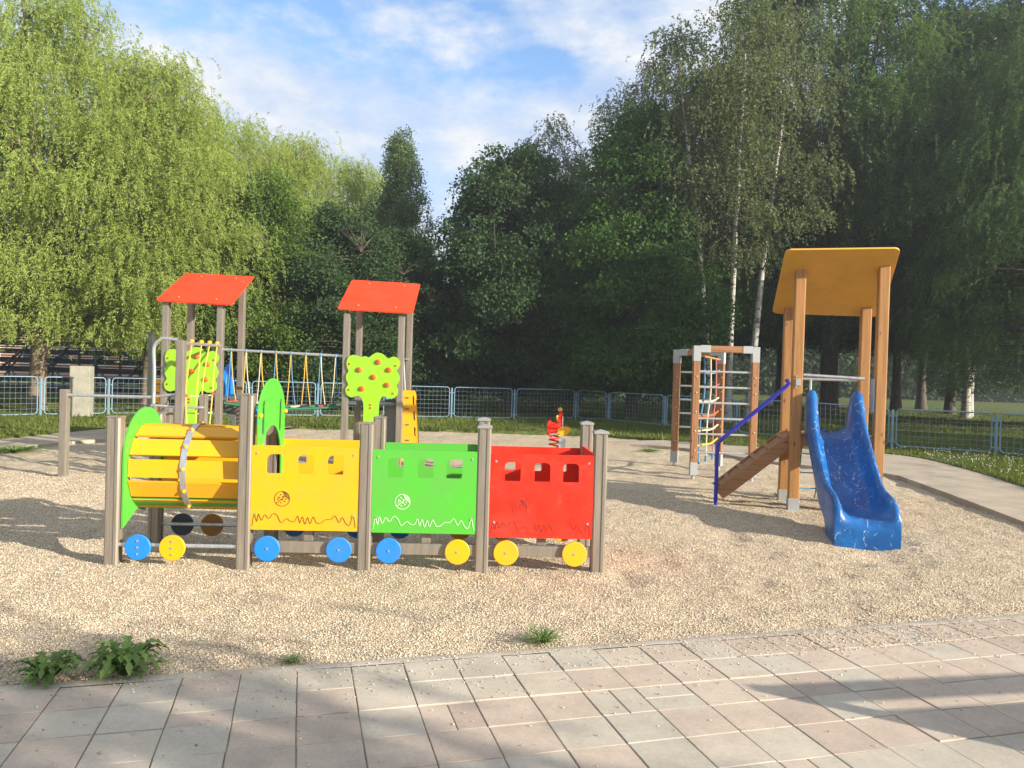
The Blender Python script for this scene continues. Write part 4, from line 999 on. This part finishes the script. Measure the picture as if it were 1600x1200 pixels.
wpx('grass_tuft', 'low grass patch in the gravel left of the turning bar post', 22, 706, 120, 9, 90, 6, 'grass tuft', True)
wpx('grass_tuft', 'low grass patch in the gravel between red wagon and climbing frame', 1015, 706, 60, 5, 60, 7, 'grass tuft', True)
wpx('grass_tuft', 'low grass patch in the gravel behind the slide tower ramp', 1215, 776, 40, 6, 40, 8, 'grass tuft', True)
wpx('grass_tuft', 'sparse grass patch in the gravel by the foot of the net', 1305, 728, 90, 8, 60, 9, 'grass tuft', True)

# ------------------------------------------------------------------ trees
def tubes_np(paths, n=6):
    """list of (pts (k,3), radii (k)) -> co, faces"""
    CO_, FC = [], []; o = 0
    for pts, rad in paths:
        pts = np.asarray(pts, float); rad = np.asarray(rad, float); k = len(pts)
        t = np.gradient(pts, axis=0); t /= np.linalg.norm(t, axis=1)[:, None]+1e-9
        ref = np.array([1.0, 0.2, 0.1]); b1 = np.cross(t, ref); b1 /= np.linalg.norm(b1, axis=1)[:, None]+1e-9; b2 = np.cross(t, b1)
        a = np.arange(n)*2*np.pi/n
        ring = pts[:, None]+(b1[:, None]*np.cos(a)[None, :, None]+b2[:, None]*np.sin(a)[None, :, None])*rad[:, None, None]
        CO_.append(ring.reshape(-1, 3))
        i, j = np.meshgrid(np.arange(k-1), np.arange(n), indexing='ij')
        f = np.stack([i*n+j, i*n+(j+1) % n, (i+1)*n+(j+1) % n, (i+1)*n+j], -1).reshape(-1, 4)+o
        FC.append(f); o += k*n
    return np.concatenate(CO_), np.concatenate(FC)
def leaf_quads(pos, d, ln, wd, r, bend=.25):
    n = len(pos)
    d = d/(np.linalg.norm(d, axis=1)[:, None]+1e-9)
    s = np.cross(d, r.normal(size=(n, 3))); s /= np.linalg.norm(s, axis=1)[:, None]+1e-9
    nn = np.cross(d, s)
    ln = np.broadcast_to(ln, n)[:, None]; wd = np.broadcast_to(wd, n)[:, None]
    mid = pos+d*ln*.45
    co = np.stack([pos, mid+s*wd*.5+nn*ln*.06, pos+d*ln-nn*ln*bend*.3, mid-s*wd*.5+nn*ln*.06], 1).reshape(-1, 3)
    f = np.arange(n*4).reshape(n, 4)
    return co, f
def bez(p0, p1, p2, k):
    t = np.linspace(0, 1, k)[:, None]; return p0*(1-t)**2+2*p1*t*(1-t)+p2*t*t
def make_tree(kind, H, Rr, seed, zlow=1.5, dens=1.0, lean=(0, 0), tr=None):
    r = np.random.default_rng(seed)
    paths = []; tr = tr or H*(.0105 if kind == 'birch' else .020)
    fork = {'willow': .24, 'birch': .85, 'maple': .75, 'spire': .95, 'lime': .7}[kind]*H
    k = 12; t = np.linspace(0, 1, k)
    wob = np.cumsum(r.normal(0, .012*H/k*3, (k, 2)), 0)
    trunk = np.stack([lean[0]*t**1.5*fork/H+wob[:, 0]*t, lean[1]*t**1.5*fork/H+wob[:, 1]*t, t*fork-.15], 1)
    rad = tr*(1-.75*t*(1 if kind != 'willow' else .35)); rad[0] *= 1.45; rad[1] *= 1.1
    paths.append((trunk, rad))
    nodes = [trunk[int(k*.35):]]; 
    nl = {'willow': 9, 'birch': 12, 'maple': 16, 'spire': 22, 'lime': 14}[kind]
    for i in range(nl):
        if kind == 'willow': s = r.uniform(.7, 1.0); f = .55+.45*(i % 3)/2*r.uniform(.8, 1.0)
        else: s = r.uniform(max(zlow/fork*.9, .22), .97); f = None
        p0 = np.array([np.interp(s, t, trunk[:, j]) for j in range(3)])
        a = 2.4*i+r.uniform(-.4, .4); out = np.array([math.cos(a), math.sin(a), 0])
        if kind == 'willow':
            hz = H*(.5+.44*f*r.uniform(.85, 1.0)); rr = Rr*(.85-.55*f)*r.uniform(.7, 1.1)
            p2 = p0*[1, 1, 0]+out*rr+[0, 0, hz]; p1 = p0+out*rr*.35+[0, 0, (hz-p0[2])*.75]; r0 = tr*.55
        else:
            zt = (p0[2]-zlow)/(H-zlow); prof = envelope(kind, zt)*Rr
            rise = {'birch': .9, 'maple': .45, 'spire': .9, 'lime': .6}[kind]
            L_ = max(.4, prof*r.uniform(.7, .95)); p2 = p0+out*L_+[0, 0, L_*rise]; p1 = p0+out*L_*.5+[0, 0, L_*rise*.25]; r0 = tr*.42*(1.05-s)
        b = bez(p0, p1, p2, 9); paths.append((b, np.linspace(r0, r0*.15, 9))); nodes.append(b[2:])
    nodes = np.concatenate(nodes)
    # clump centres: most on billows (lobes) spread over the crown, the rest filling it
    nc = int({'willow': 600, 'birch': 360, 'maple': 430, 'spire': 230, 'lime': 420}[kind]*dens)
    nlb = {'willow': 30, 'birch': 22, 'maple': 30, 'spire': 34, 'lime': 26}[kind]
    lsz = {'willow': .33, 'birch': .36, 'maple': .34, 'spire': .38, 'lime': .33}[kind]
    if H > 18 and kind == 'willow': nlb, lsz = 60, .25
    lt = (np.arange(nlb)+r.uniform(.2, .8, nlb))/nlb; lt = lt**(1.25 if kind == 'maple' else .95)
    la = 2.39996*np.arange(nlb)+r.uniform(-.5, .5, nlb)
    lr = Rr*lsz*r.uniform(.7, 1.3, nlb)*(1-(.62 if kind == 'spire' else .35)*lt)
    le = np.array([envelope(kind, q) for q in lt])*Rr
    ld_ = np.maximum(0, le-lr*r.uniform(.35, .85, nlb))
    lc = np.stack([lean[0]*lt+ld_*np.cos(la), lean[1]*lt+ld_*np.sin(la), zlow+lt*(H-zlow)-lr*.4*(lt > .6)], 1)
    w_ = lr**(1.2 if kind == 'spire' else 2); w_ /= w_.sum()
    n1_ = int(nc*.80); li = r.choice(nlb, n1_, p=w_)
    dv = r.normal(0, 1, (n1_, 3)); dv /= np.linalg.norm(dv, axis=1)[:, None]
    dv[:, 2] = np.where(dv[:, 2] < -.3, dv[:, 2]*.6, dv[:, 2])
    cl = lc[li]+dv*(lr[li]*r.uniform(.55, 1.0, n1_)**.6)[:, None]*np.array([1, 1, 1.15 if kind in ('willow', 'birch') else .8])
    n2_ = nc-n1_; tz = r.beta(1.1, 1.3, n2_); a = r.uniform(0, 2*np.pi, n2_); rr = np.array([envelope(kind, q) for q in tz])*Rr*np.sqrt(r.uniform(.05, .75, n2_))
    ci_ = np.stack([lean[0]*tz+rr*np.cos(a), lean[1]*tz+rr*np.sin(a), zlow+tz*(H-zlow)], 1)
    c = np.concatenate([cl, ci_]); c = c[c[:, 2] > zlow*.8]; c = c[r.permutation(len(c))]
    # carve gaps: drop centres in random holes
    holes = c[r.integers(0, len(c), int(nc*.045))]
    keep = np.ones(len(c), bool); hr = Rr*.17
    for h in holes: keep &= (np.linalg.norm(c-h, axis=1) > hr) | (r.random(len(c)) < .12)
    c = c[keep][:nc]
    small = np.zeros(len(c), bool)
    if kind in ('maple', 'spire', 'lime'):
        ne = int(nc*.30); te = r.uniform(.05, .99, ne); ae = r.uniform(0, 2*np.pi, ne)
        re_ = np.array([envelope(kind, q) for q in te])*Rr*r.uniform(.98, 1.22, ne)+.1
        ce = np.stack([re_*np.cos(ae), re_*np.sin(ae), zlow+te*(H-zlow)+r.uniform(0, .5, ne)*(te > .8)], 1)
        c = np.concatenate([c, ce]); small = np.concatenate([small, np.ones(ne, bool)])
    for q in np.concatenate([c[~small][::2], c[small]]):
        dn = np.linalg.norm((nodes-q)*[1, 1, 1.2], axis=1)+np.maximum(0, nodes[:, 2]-q[2])*1.2
        p0 = nodes[np.argmin(dn)]; mid = (p0+q)/2+[0, 0, .12*np.linalg.norm(q-p0)]
        paths.append((bez(p0, mid, q, 5), np.linspace(max(.012, tr*.09), .006, 5)))
    tco, tfc = tubes_np(paths, 7); nmain = (len(trunk)-1)*7
    n = len(c); outd = c*[1, 1, 0]-np.array([lean[0], lean[1], 0])*((c[:, 2:3]-zlow)/(H-zlow)); outd /= np.linalg.norm(outd, axis=1)[:, None]+1e-6
    if kind in ('willow', 'birch'):
        wl_ = kind == 'willow'
        per = 20 if wl_ else 15
        ci = np.repeat(np.arange(n), per); m = len(ci)
        sp = .40 if wl_ else .38
        p0 = c[ci]+r.normal(0, sp, (m, 3))*[1, 1, .6]
        ln = r.uniform(.3, 1.25, m)*(H/12)**.5 if wl_ else r.uniform(.3, 1.0, m)
        ln = np.minimum(ln, np.maximum(.25, p0[:, 2]-zlow*.55-r.uniform(0, .7, m)))
        step = .034 if wl_ else .055
        if H > 18 and wl_: step = .07
        cnt = np.maximum(3, (ln/step).astype(int)); si = np.repeat(np.arange(m), cnt); q = len(si)
        s = r.random(q)*ln[si]
        od = outd[ci][si]+0; az = r.normal(0, .7, (m, 2))[si]; od = od*[1, 1, 0]+np.concatenate([az, np.zeros((q, 1))], 1)
        h = (.30 if wl_ else .22)*(1-np.exp(-s/.35))
        pos = p0[si]+od*h[:, None]; pos[:, 2] += .22*(1-np.exp(-s/.2))-s*.9
        pos += r.normal(0, .018, (q, 3))
        d = od*.5+r.normal(0, .55, (q, 3))+[0, 0, -.7]
        sc_ = 1.7 if (H > 18 and wl_) else 1.0
        lco, lf = leaf_quads(pos, d, (r.uniform(.075, .125, q) if wl_ else r.uniform(.07, .11, q))*sc_, (r.uniform(.024, .036, q) if wl_ else r.uniform(.05, .075, q))*sc_, r)
        tint = np.clip(r.random(m)[si]*.55+r.random(q)*.45, 0, 1)
    else:
        per = {'maple': 330, 'spire': 240, 'lime': 250}[kind]
        ci = np.repeat(np.arange(n), np.where(small, per//5, per)); m = len(ci); smf = np.where(small, .55, 1.0)[ci][:, None]
        sg = {'maple': (.34, .34, .22), 'spire': (.18, .18, .28), 'lime': (.5, .5, .26)}[kind]
        pos = c[ci]+r.normal(0, 1, (m, 3))*np.array(sg)*smf
        if kind == 'maple': pos[:, 2] -= .35*np.hypot(*(pos-c[ci])[:, :2].T)
        d = outd[ci]*.6+r.normal(0, .6, (m, 3))+[0, 0, -.45 if kind != 'spire' else .45]
        ls = {'maple': (.07, .15), 'spire': (.065, .11), 'lime': (.12, .2)}[kind]
        l_ = r.uniform(*ls, m); lco, lf = leaf_quads(pos, d, l_, l_*r.uniform(.6, .9, m), r, .5)
        tint = np.clip(r.random(n)[ci]*.5+r.random(m)*.5, 0, 1)
    tm = np_mesh('trunk', tco, tfc); tm.shade_smooth()
    mi = np.ones(len(tfc), np.int32); mi[:nmain] = 0; tm.polygons.foreach_set('material_index', mi)
    cm = np_mesh('crown', lco, lf, tint)
    return tm, cm
def envelope(kind, t):
    t = min(max(t, 0), 1)
    if kind == 'willow': return (max(0, 1-t**2.4))**.62*(.80+.2*math.sin(math.pi*min(1, t*1.3)))
    if kind == 'birch': return math.sin(math.pi*min(1, .12+.88*t)**.8)**.75*.95+.05
    if kind == 'maple': return (.55*(1-t)**.5+.45*math.sin(math.pi*(.25+.75*t)**.9)**.6)*(.75+.25*min(1, t*4))
    if kind == 'lime': return math.sin(math.pi*(.14+.86*t)**.85)**.6
    return (1-t)**.75*(.55+.45*min(1, t*6))+.02
TM = {}
def proto(key, kind, lm, bk, *a, **kw):
    tm, cm = make_tree(kind, *a, **kw); tm.materials.append(M[bk]); tm.materials.append(M['bark' if bk == 'barkw' else bk]); cm.materials.append(M[lm]); TM[key] = (tm, cm)
proto('willowA', 'willow', 'willow', 'barkl', 13, 4.1, 1, zlow=2.3)
proto('willowB', 'willow', 'willow', 'barkl', 11.8, 3.7, 2, zlow=2.6)
proto('oldwillow', 'willow', 'willowd', 'bark', 23.5, 7.0, 3, zlow=4.2, dens=2.2, tr=.42)
proto('midwillow', 'willow', 'willowd', 'bark', 14.5, 4.4, 9, zlow=1.7, dens=1.25)
proto('maple', 'maple', 'maple', 'bark', 9.9, 3.4, 4, zlow=1.2)
proto('mapleg', 'maple', 'mapleg', 'bark', 10.6, 3.0, 5, zlow=1.2)
proto('ash', 'maple', 'ash', 'bark', 10.0, 3.1, 15, zlow=1.6)
proto('birchA', 'birch', 'birch', 'barkw', 15.5, 2.7, 6, zlow=4.0, lean=(.9, 0))
proto('birchB', 'birch', 'birch', 'barkw', 18, 3.1, 7, zlow=3.2, lean=(-.7, .3), dens=1.15)
proto('birchC', 'birch', 'birch', 'barkw', 6.2, 1.25, 16, zlow=2.2, dens=.45)
proto('birchD', 'birch', 'birch', 'barkw', 14.5, 1.9, 19, zlow=5.6, lean=(1.5, 0), tr=.135, dens=.42)
proto('spire', 'spire', 'spire', 'bark', 11.6, 2.6, 8, zlow=.8, dens=1.7)
proto('lime', 'lime', 'maple', 'bark', 17, 4.2, 10, zlow=3.4, dens=1.0, tr=.26)
proto('bush', 'lime', 'bushl', 'bark', 4.2, 3.0, 12, zlow=.3, dens=.35)
def tree(key, name, label, x, y, s=1.0, rz=0.0, group=None, cat='tree', sz=None):
    t = thing(name, label, cat, (x, y, lz), rz, group); t.scale = (s, s, sz or s)
    tm, cm = TM[key]; link('trunk', tm, None, t); link('crown', cm, None, t); return t
gw = 'willows along the left fence'
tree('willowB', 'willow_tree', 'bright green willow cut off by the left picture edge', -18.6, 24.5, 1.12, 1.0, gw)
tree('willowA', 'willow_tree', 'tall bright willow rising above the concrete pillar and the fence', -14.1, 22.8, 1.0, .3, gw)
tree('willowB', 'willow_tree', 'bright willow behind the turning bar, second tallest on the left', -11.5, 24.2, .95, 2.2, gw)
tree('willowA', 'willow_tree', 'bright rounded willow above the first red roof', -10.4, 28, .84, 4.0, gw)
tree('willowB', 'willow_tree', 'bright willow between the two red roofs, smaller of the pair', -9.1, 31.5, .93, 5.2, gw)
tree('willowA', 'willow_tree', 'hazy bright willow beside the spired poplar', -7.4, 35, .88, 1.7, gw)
tree('ash', 'ash_tree', 'leafy sunlit ash directly behind the first red roof tower', -8.7, 26.3, .80, 1.0, sz=.80)
tree('maple', 'maple_tree', 'dark broad maple filling the space behind the rope bridge', -6.2, 27.4, .86, 3.0, 'maples', sz=.72)
tree('maple', 'maple_tree', 'dark low maple behind the second red roof, under the poplar', -4.3, 28.6, .80, 4.6, 'maples', sz=.66)
tree('spire', 'poplar_tree', 'slender pointed poplar above the second red roof', -4.8, 31.5, .94, 0)
tree('maple', 'maple_tree', 'large dark maple left of centre with loose outer sprays', -.1, 29, 1.0, .5, 'maples')
tree('maple', 'maple_tree', 'dark maple tucked behind the spring rider', 1.9, 33.5, .95, 2.6, 'maples')
tree('mapleg', 'maple_tree', 'fresh green dense maple left of the white birch trunks', 4.3, 27.6, 1.03, .9, 'maples')
gb = 'birches in the park wood'
tree('birchA', 'birch_tree', 'pale topped birch peeking over the dark maple', -.6, 42, .86, 1.0, gb)
tree('birchA', 'birch_tree', 'pale feathery birch top between the two large maples', 2.6, 44, 1.04, 3.6, gb)
tree('birchB', 'birch_tree', 'tall pale birch behind the fresh green maple', 5.3, 42, .95, 2.0, gb)
tree('birchB', 'birch_tree', 'tallest drooping birch against the blue sky', 8.2, 39, 1.05, .4, gb)
tree('birchD', 'birch_tree', 'leaning white trunked birch left of the climbing frame', 6.75, 26.2, .95, 2.9, gb)
tree('birchD', 'birch_tree', 'white trunked birch directly behind the climbing frame', 7.5, 26.6, 1.0, 4.6, gb)
tree('birchD', 'birch_tree', 'white trunked birch right of the climbing frame', 8.35, 27.0, 1.05, .5, gb)
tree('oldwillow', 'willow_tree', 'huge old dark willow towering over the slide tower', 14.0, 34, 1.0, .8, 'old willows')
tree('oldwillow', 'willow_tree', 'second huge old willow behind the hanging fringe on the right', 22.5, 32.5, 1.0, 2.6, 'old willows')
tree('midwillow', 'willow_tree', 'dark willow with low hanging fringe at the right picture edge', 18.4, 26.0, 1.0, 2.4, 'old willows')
gl_ = 'tall trees in the park wood'
tree('lime', 'lime_tree', 'dark lime tree with thick trunk right of the slide tower', 21.0, 42, 1.0, .5, gl_)
tree('lime', 'lime_tree', 'dark lime tree behind the climbing frame birches', 11.5, 41, 1.02, 2.0, gl_)
tree('lime', 'lime_tree', 'dark lime tree seen between slide tower posts', 16.0, 46, 1.0, 3.7, gl_)
tree('lime', 'lime_tree', 'straight dark trunked lime nearer the white birch pair', 23.7, 41.5, .95, 4.5, gl_)
tree('birchB', 'birch_tree', 'white barked birch of the pair on the sunlit grass', 21.6, 36.5, .95, 1.2, gb)
tree('birchA', 'birch_tree', 'darker thinner birch of the pair on the sunlit grass', 22.4, 37.6, 1.0, 5.0, gb)
tree('lime', 'lime_tree', 'old lime tree with leaning trunk in the shaded wood', 25.6, 48, 1.05, 5.6, gl_)
tree('lime', 'lime_tree', 'tall lime tree beyond the right picture edge', 29, 40, 1.0, 2.6, gl_)
tree('lime', 'lime_tree', 'broad lime tree outside the right picture edge, nearest the playground', 27.5, 27, .72, 1.1, gl_)
tree('lime', 'lime_tree', 'lime tree outside the right picture edge whose shade falls on the lawn', 27.5, 11.5, .84, 4.1, gl_)
tree('birchC', 'birch_tree', 'thin young birch behind the viewer whose crown dapples the paving', 8.45, -3.6, 1.0, 2.2, gb)
tree('bush', 'round_bush', 'sunlit yellow green bush beyond the fence left of centre', -6.5, 56, 1.0, 0, cat='bush')
# far woods as one mass of leaf clumps
r = np.random.default_rng(33); n = 420000
x = r.uniform(-68, 78, n); keep = ~((x < 1) & (x > -14)); x = x[keep]; n = len(x)
y = r.uniform(82, 96, n)
ht = 9+5*vnoise(x, y*0, 9, 9.0)+5*vnoise(x, y*0, 10, 3.1); ht = np.where(x < -14, ht*.5, ht)
z = lz+ht*r.beta(1.1, 1.2, n)
d = r.normal(0, 1, (n, 3))+[0, 0, -.5]
co, f = leaf_quads(np.stack([x, y, z], 1), d, r.uniform(.28, .62, n), r.uniform(.22, .45, n), r, .5)
o = link('far_woods', np_mesh('far_woods', co, f, r.random(n)), M['maple']); tag(o, 'far dark wood closing the park behind the trees', 'woods', kind='stuff')

# ------------------------------------------------------------------ lawn grass and clover
r = np.random.default_rng(44)
from mathutils import geometry as mg
lp_ = np.array([(p.x, p.y) for p in poly])
def beyond(x, y, extra=0.0):
    """True inside the lawn outline (behind the outer edge of the path)"""
    ins = np.zeros(len(x), bool); yy_ = y-extra; j = len(lp_)-1
    for i_ in range(len(lp_)):
        (x1, y1), (x2, y2) = lp_[i_], lp_[j]
        if y1 != y2: ins ^= ((y1 > yy_) != (y2 > yy_)) & (x < (x2-x1)*(yy_-y1)/(y2-y1)+x1)
        j = i_
    return ins
n = 620000
y = 9.0+36*r.random(n)**2.0; x = (r.random(n)*2-1)*(y*.70+.8)
k = beyond(x, y, -.05+.10*r.random(n)+.25*(vnoise(x, y, 61, .5)-.75)); x, y = x[k], y[k]
pt = vnoise(x, y, 21, 1.3)*.6+vnoise(x, y, 22, .4)*.4
k = r.random(len(x)) < np.clip(pt*1.9-.15, .15, 1); x, y, pt = x[k], y[k], pt[k]; n = len(x)
near = np.exp(-np.maximum(0, y-16)/6)
h = r.uniform(.03, .085, n)*(.6+.9*pt)*(1+.25*(1-near)); 
tall = r.random(n) < .03; h[tall] *= r.uniform(1.5, 2.6, tall.sum())
w = h*.05+.006+.0004*y
a = r.uniform(0, 2*np.pi, n); b = r.uniform(0, 2*np.pi, n); ln = h*r.uniform(.1, .7, n)
p = np.stack([x, y, np.full(n, lz-.012)], 1)
s = np.stack([np.cos(a), np.sin(a), np.zeros(n)], 1)*w[:, None]
tip = p+np.stack([np.cos(b)*ln, np.sin(b)*ln, h], 1)
co = np.stack([p-s, p+s, tip], 1).reshape(-1, 3)
tint = np.clip(.55*vnoise(x, y, 25, 2.5)+.45*r.random(n), 0, 1)
o = link('grass', np_mesh('grass', co, np.arange(n*3).reshape(n, 3), tint), M['grass']); tag(o, 'rough lawn grass between the path, the fence and the trees', 'grass', kind='stuff')
n = 620; cx_ = r.normal(8.6, 2.6, n); cy_ = r.uniform(12.5, 17.8, n); k = beyond(cx_, cy_, .4); cx_, cy_ = cx_[k], cy_[k]
m = MB()
for a, b in zip(cx_[:330], cy_[:330]):
    hh = random.uniform(.06, .11); m.ball((a, b, lz+hh), random.uniform(.008, .014), 5)
o = m.build('clover_flowers', M['flower'], smooth=0, fix=False); tag(o, 'small white clover heads in the grass by the right fence', 'flowers', kind='stuff')

# ------------------------------------------------------------------ sky and sun
SUN_EL = R(19.0); SUN_AZ = math.atan2(.866, -.5)      # clockwise from +Y
sunv = Vector((math.sin(SUN_AZ)*math.cos(SUN_EL), math.cos(SUN_AZ)*math.cos(SUN_EL), math.sin(SUN_EL)))
ld = bpy.data.lights.new('sun', 'SUN'); ld.energy = 4.0; ld.angle = R(0.53); ld.color = (1.0, 0.92, 0.80)
lo = bpy.data.objects.new('sun', ld); col.objects.link(lo); lo.rotation_euler = (-sunv).to_track_quat('-Z', 'Y').to_euler(); lo.location = sunv*60
w = bpy.data.worlds.new('World'); sc.world = w; w.use_nodes = True
nt = w.node_tree; nt.nodes.clear(); out = nt.nodes.new('ShaderNodeOutputWorld')
sky = nt.nodes.new('ShaderNodeTexSky'); sky.sky_type = 'NISHITA'; sky.sun_disc = False; sky.sun_elevation = SUN_EL; sky.sun_rotation = SUN_AZ; sky.altitude = 200; sky.air_density = 1.0; sky.dust_density = .6; sky.ozone_density = 1.5
bg = N(nt, 'ShaderNodeBackground', Strength=0.10)
sm = N(nt, 'ShaderNodeMixRGB', _blend_type='MULTIPLY', Fac=1.0); sm.inputs['Color2'].default_value = (.84, 1.0, 1.14, 1); L(nt, sky.outputs['Color'], sm.inputs['Color1']); L(nt, sm.outputs['Color'], bg.inputs['Color'])
tc = N(nt, 'ShaderNodeTexCoord')
# clouds: two noises on the sky direction, flattened towards the horizon
SKYLOC = (2.109, 8.961, 4.232)
mp = N(nt, 'ShaderNodeMapping'); mp.inputs['Scale'].default_value = (1.7, 1.7, 3.4); mp.inputs['Location'].default_value = SKYLOC; mp.inputs['Rotation'].default_value = (0, R(14), 0)
L(nt, tc.outputs['Generated'], mp.inputs['Vector'])
n1 = N(nt, 'ShaderNodeTexNoise', Scale=1.5, Detail=10.0, Roughness=0.56, Distortion=0.15); L(nt, mp.outputs['Vector'], n1.inputs['Vector'])
n2 = N(nt, 'ShaderNodeTexNoise', Scale=5.0, Detail=9.0, Roughness=0.62); L(nt, mp.outputs['Vector'], n2.inputs['Vector'])
na = N(nt, 'ShaderNodeMath', _operation='MULTIPLY'); na.inputs[1].default_value = .72; L(nt, n1.outputs['Fac'], na.inputs[0])
nb_ = N(nt, 'ShaderNodeMath', _operation='MULTIPLY_ADD'); nb_.inputs[1].default_value = .28; L(nt, n2.outputs['Fac'], nb_.inputs[0]); L(nt, na.outputs[0], nb_.inputs[2])
cov = ramp(nt, nb_.outputs[0], [(0.37, g3(0)), (0.44, g3(.68)), (0.52, g3(.97))])
ccol = ramp(nt, n2.outputs['Fac'], [(0.32, (.56, .69, .97)), (0.50, (.76, .85, 1.0)), (0.66, (1.08, 1.06, 1.04))])
cb_ = N(nt, 'ShaderNodeBackground', Strength=0.37); L(nt, ccol.outputs['Color'], cb_.inputs['Color'])
mx = N(nt, 'ShaderNodeMixShader'); L(nt, cov.outputs['Color'], mx.inputs['Fac']); L(nt, bg.outputs['Background'], mx.inputs[1]); L(nt, cb_.outputs['Background'], mx.inputs[2])
L(nt, mx.outputs['Shader'], out.inputs['Surface'])

hz = MB(); hz.box((0, 55, 14), (330, 140, 31)); hzo = hz.build('haze', M['haze'], smooth=0); tag(hzo, 'thin haze added to lift the dark shadows under the trees', 'haze', kind='stuff')  # added haze box; its scatter lightens the darkest tree shadows

sc.view_settings.view_transform = 'Standard'; sc.view_settings.look = 'None'; sc.view_settings.gamma = 1.0
sc.view_settings.exposure = 1.40
sc.render.engine = 'CYCLES'
c = sc.cycles; c.max_bounces = 7; c.diffuse_bounces = 3; c.glossy_bounces = 2; c.transmission_bounces = 4; c.transparent_max_bounces = 4
c.sample_clamp_indirect = 6.0; c.use_denoising = True
try: c.denoiser = 'OPENIMAGEDENOISE'; c.denoising_prefilter = 'ACCURATE'
except Exception: pass
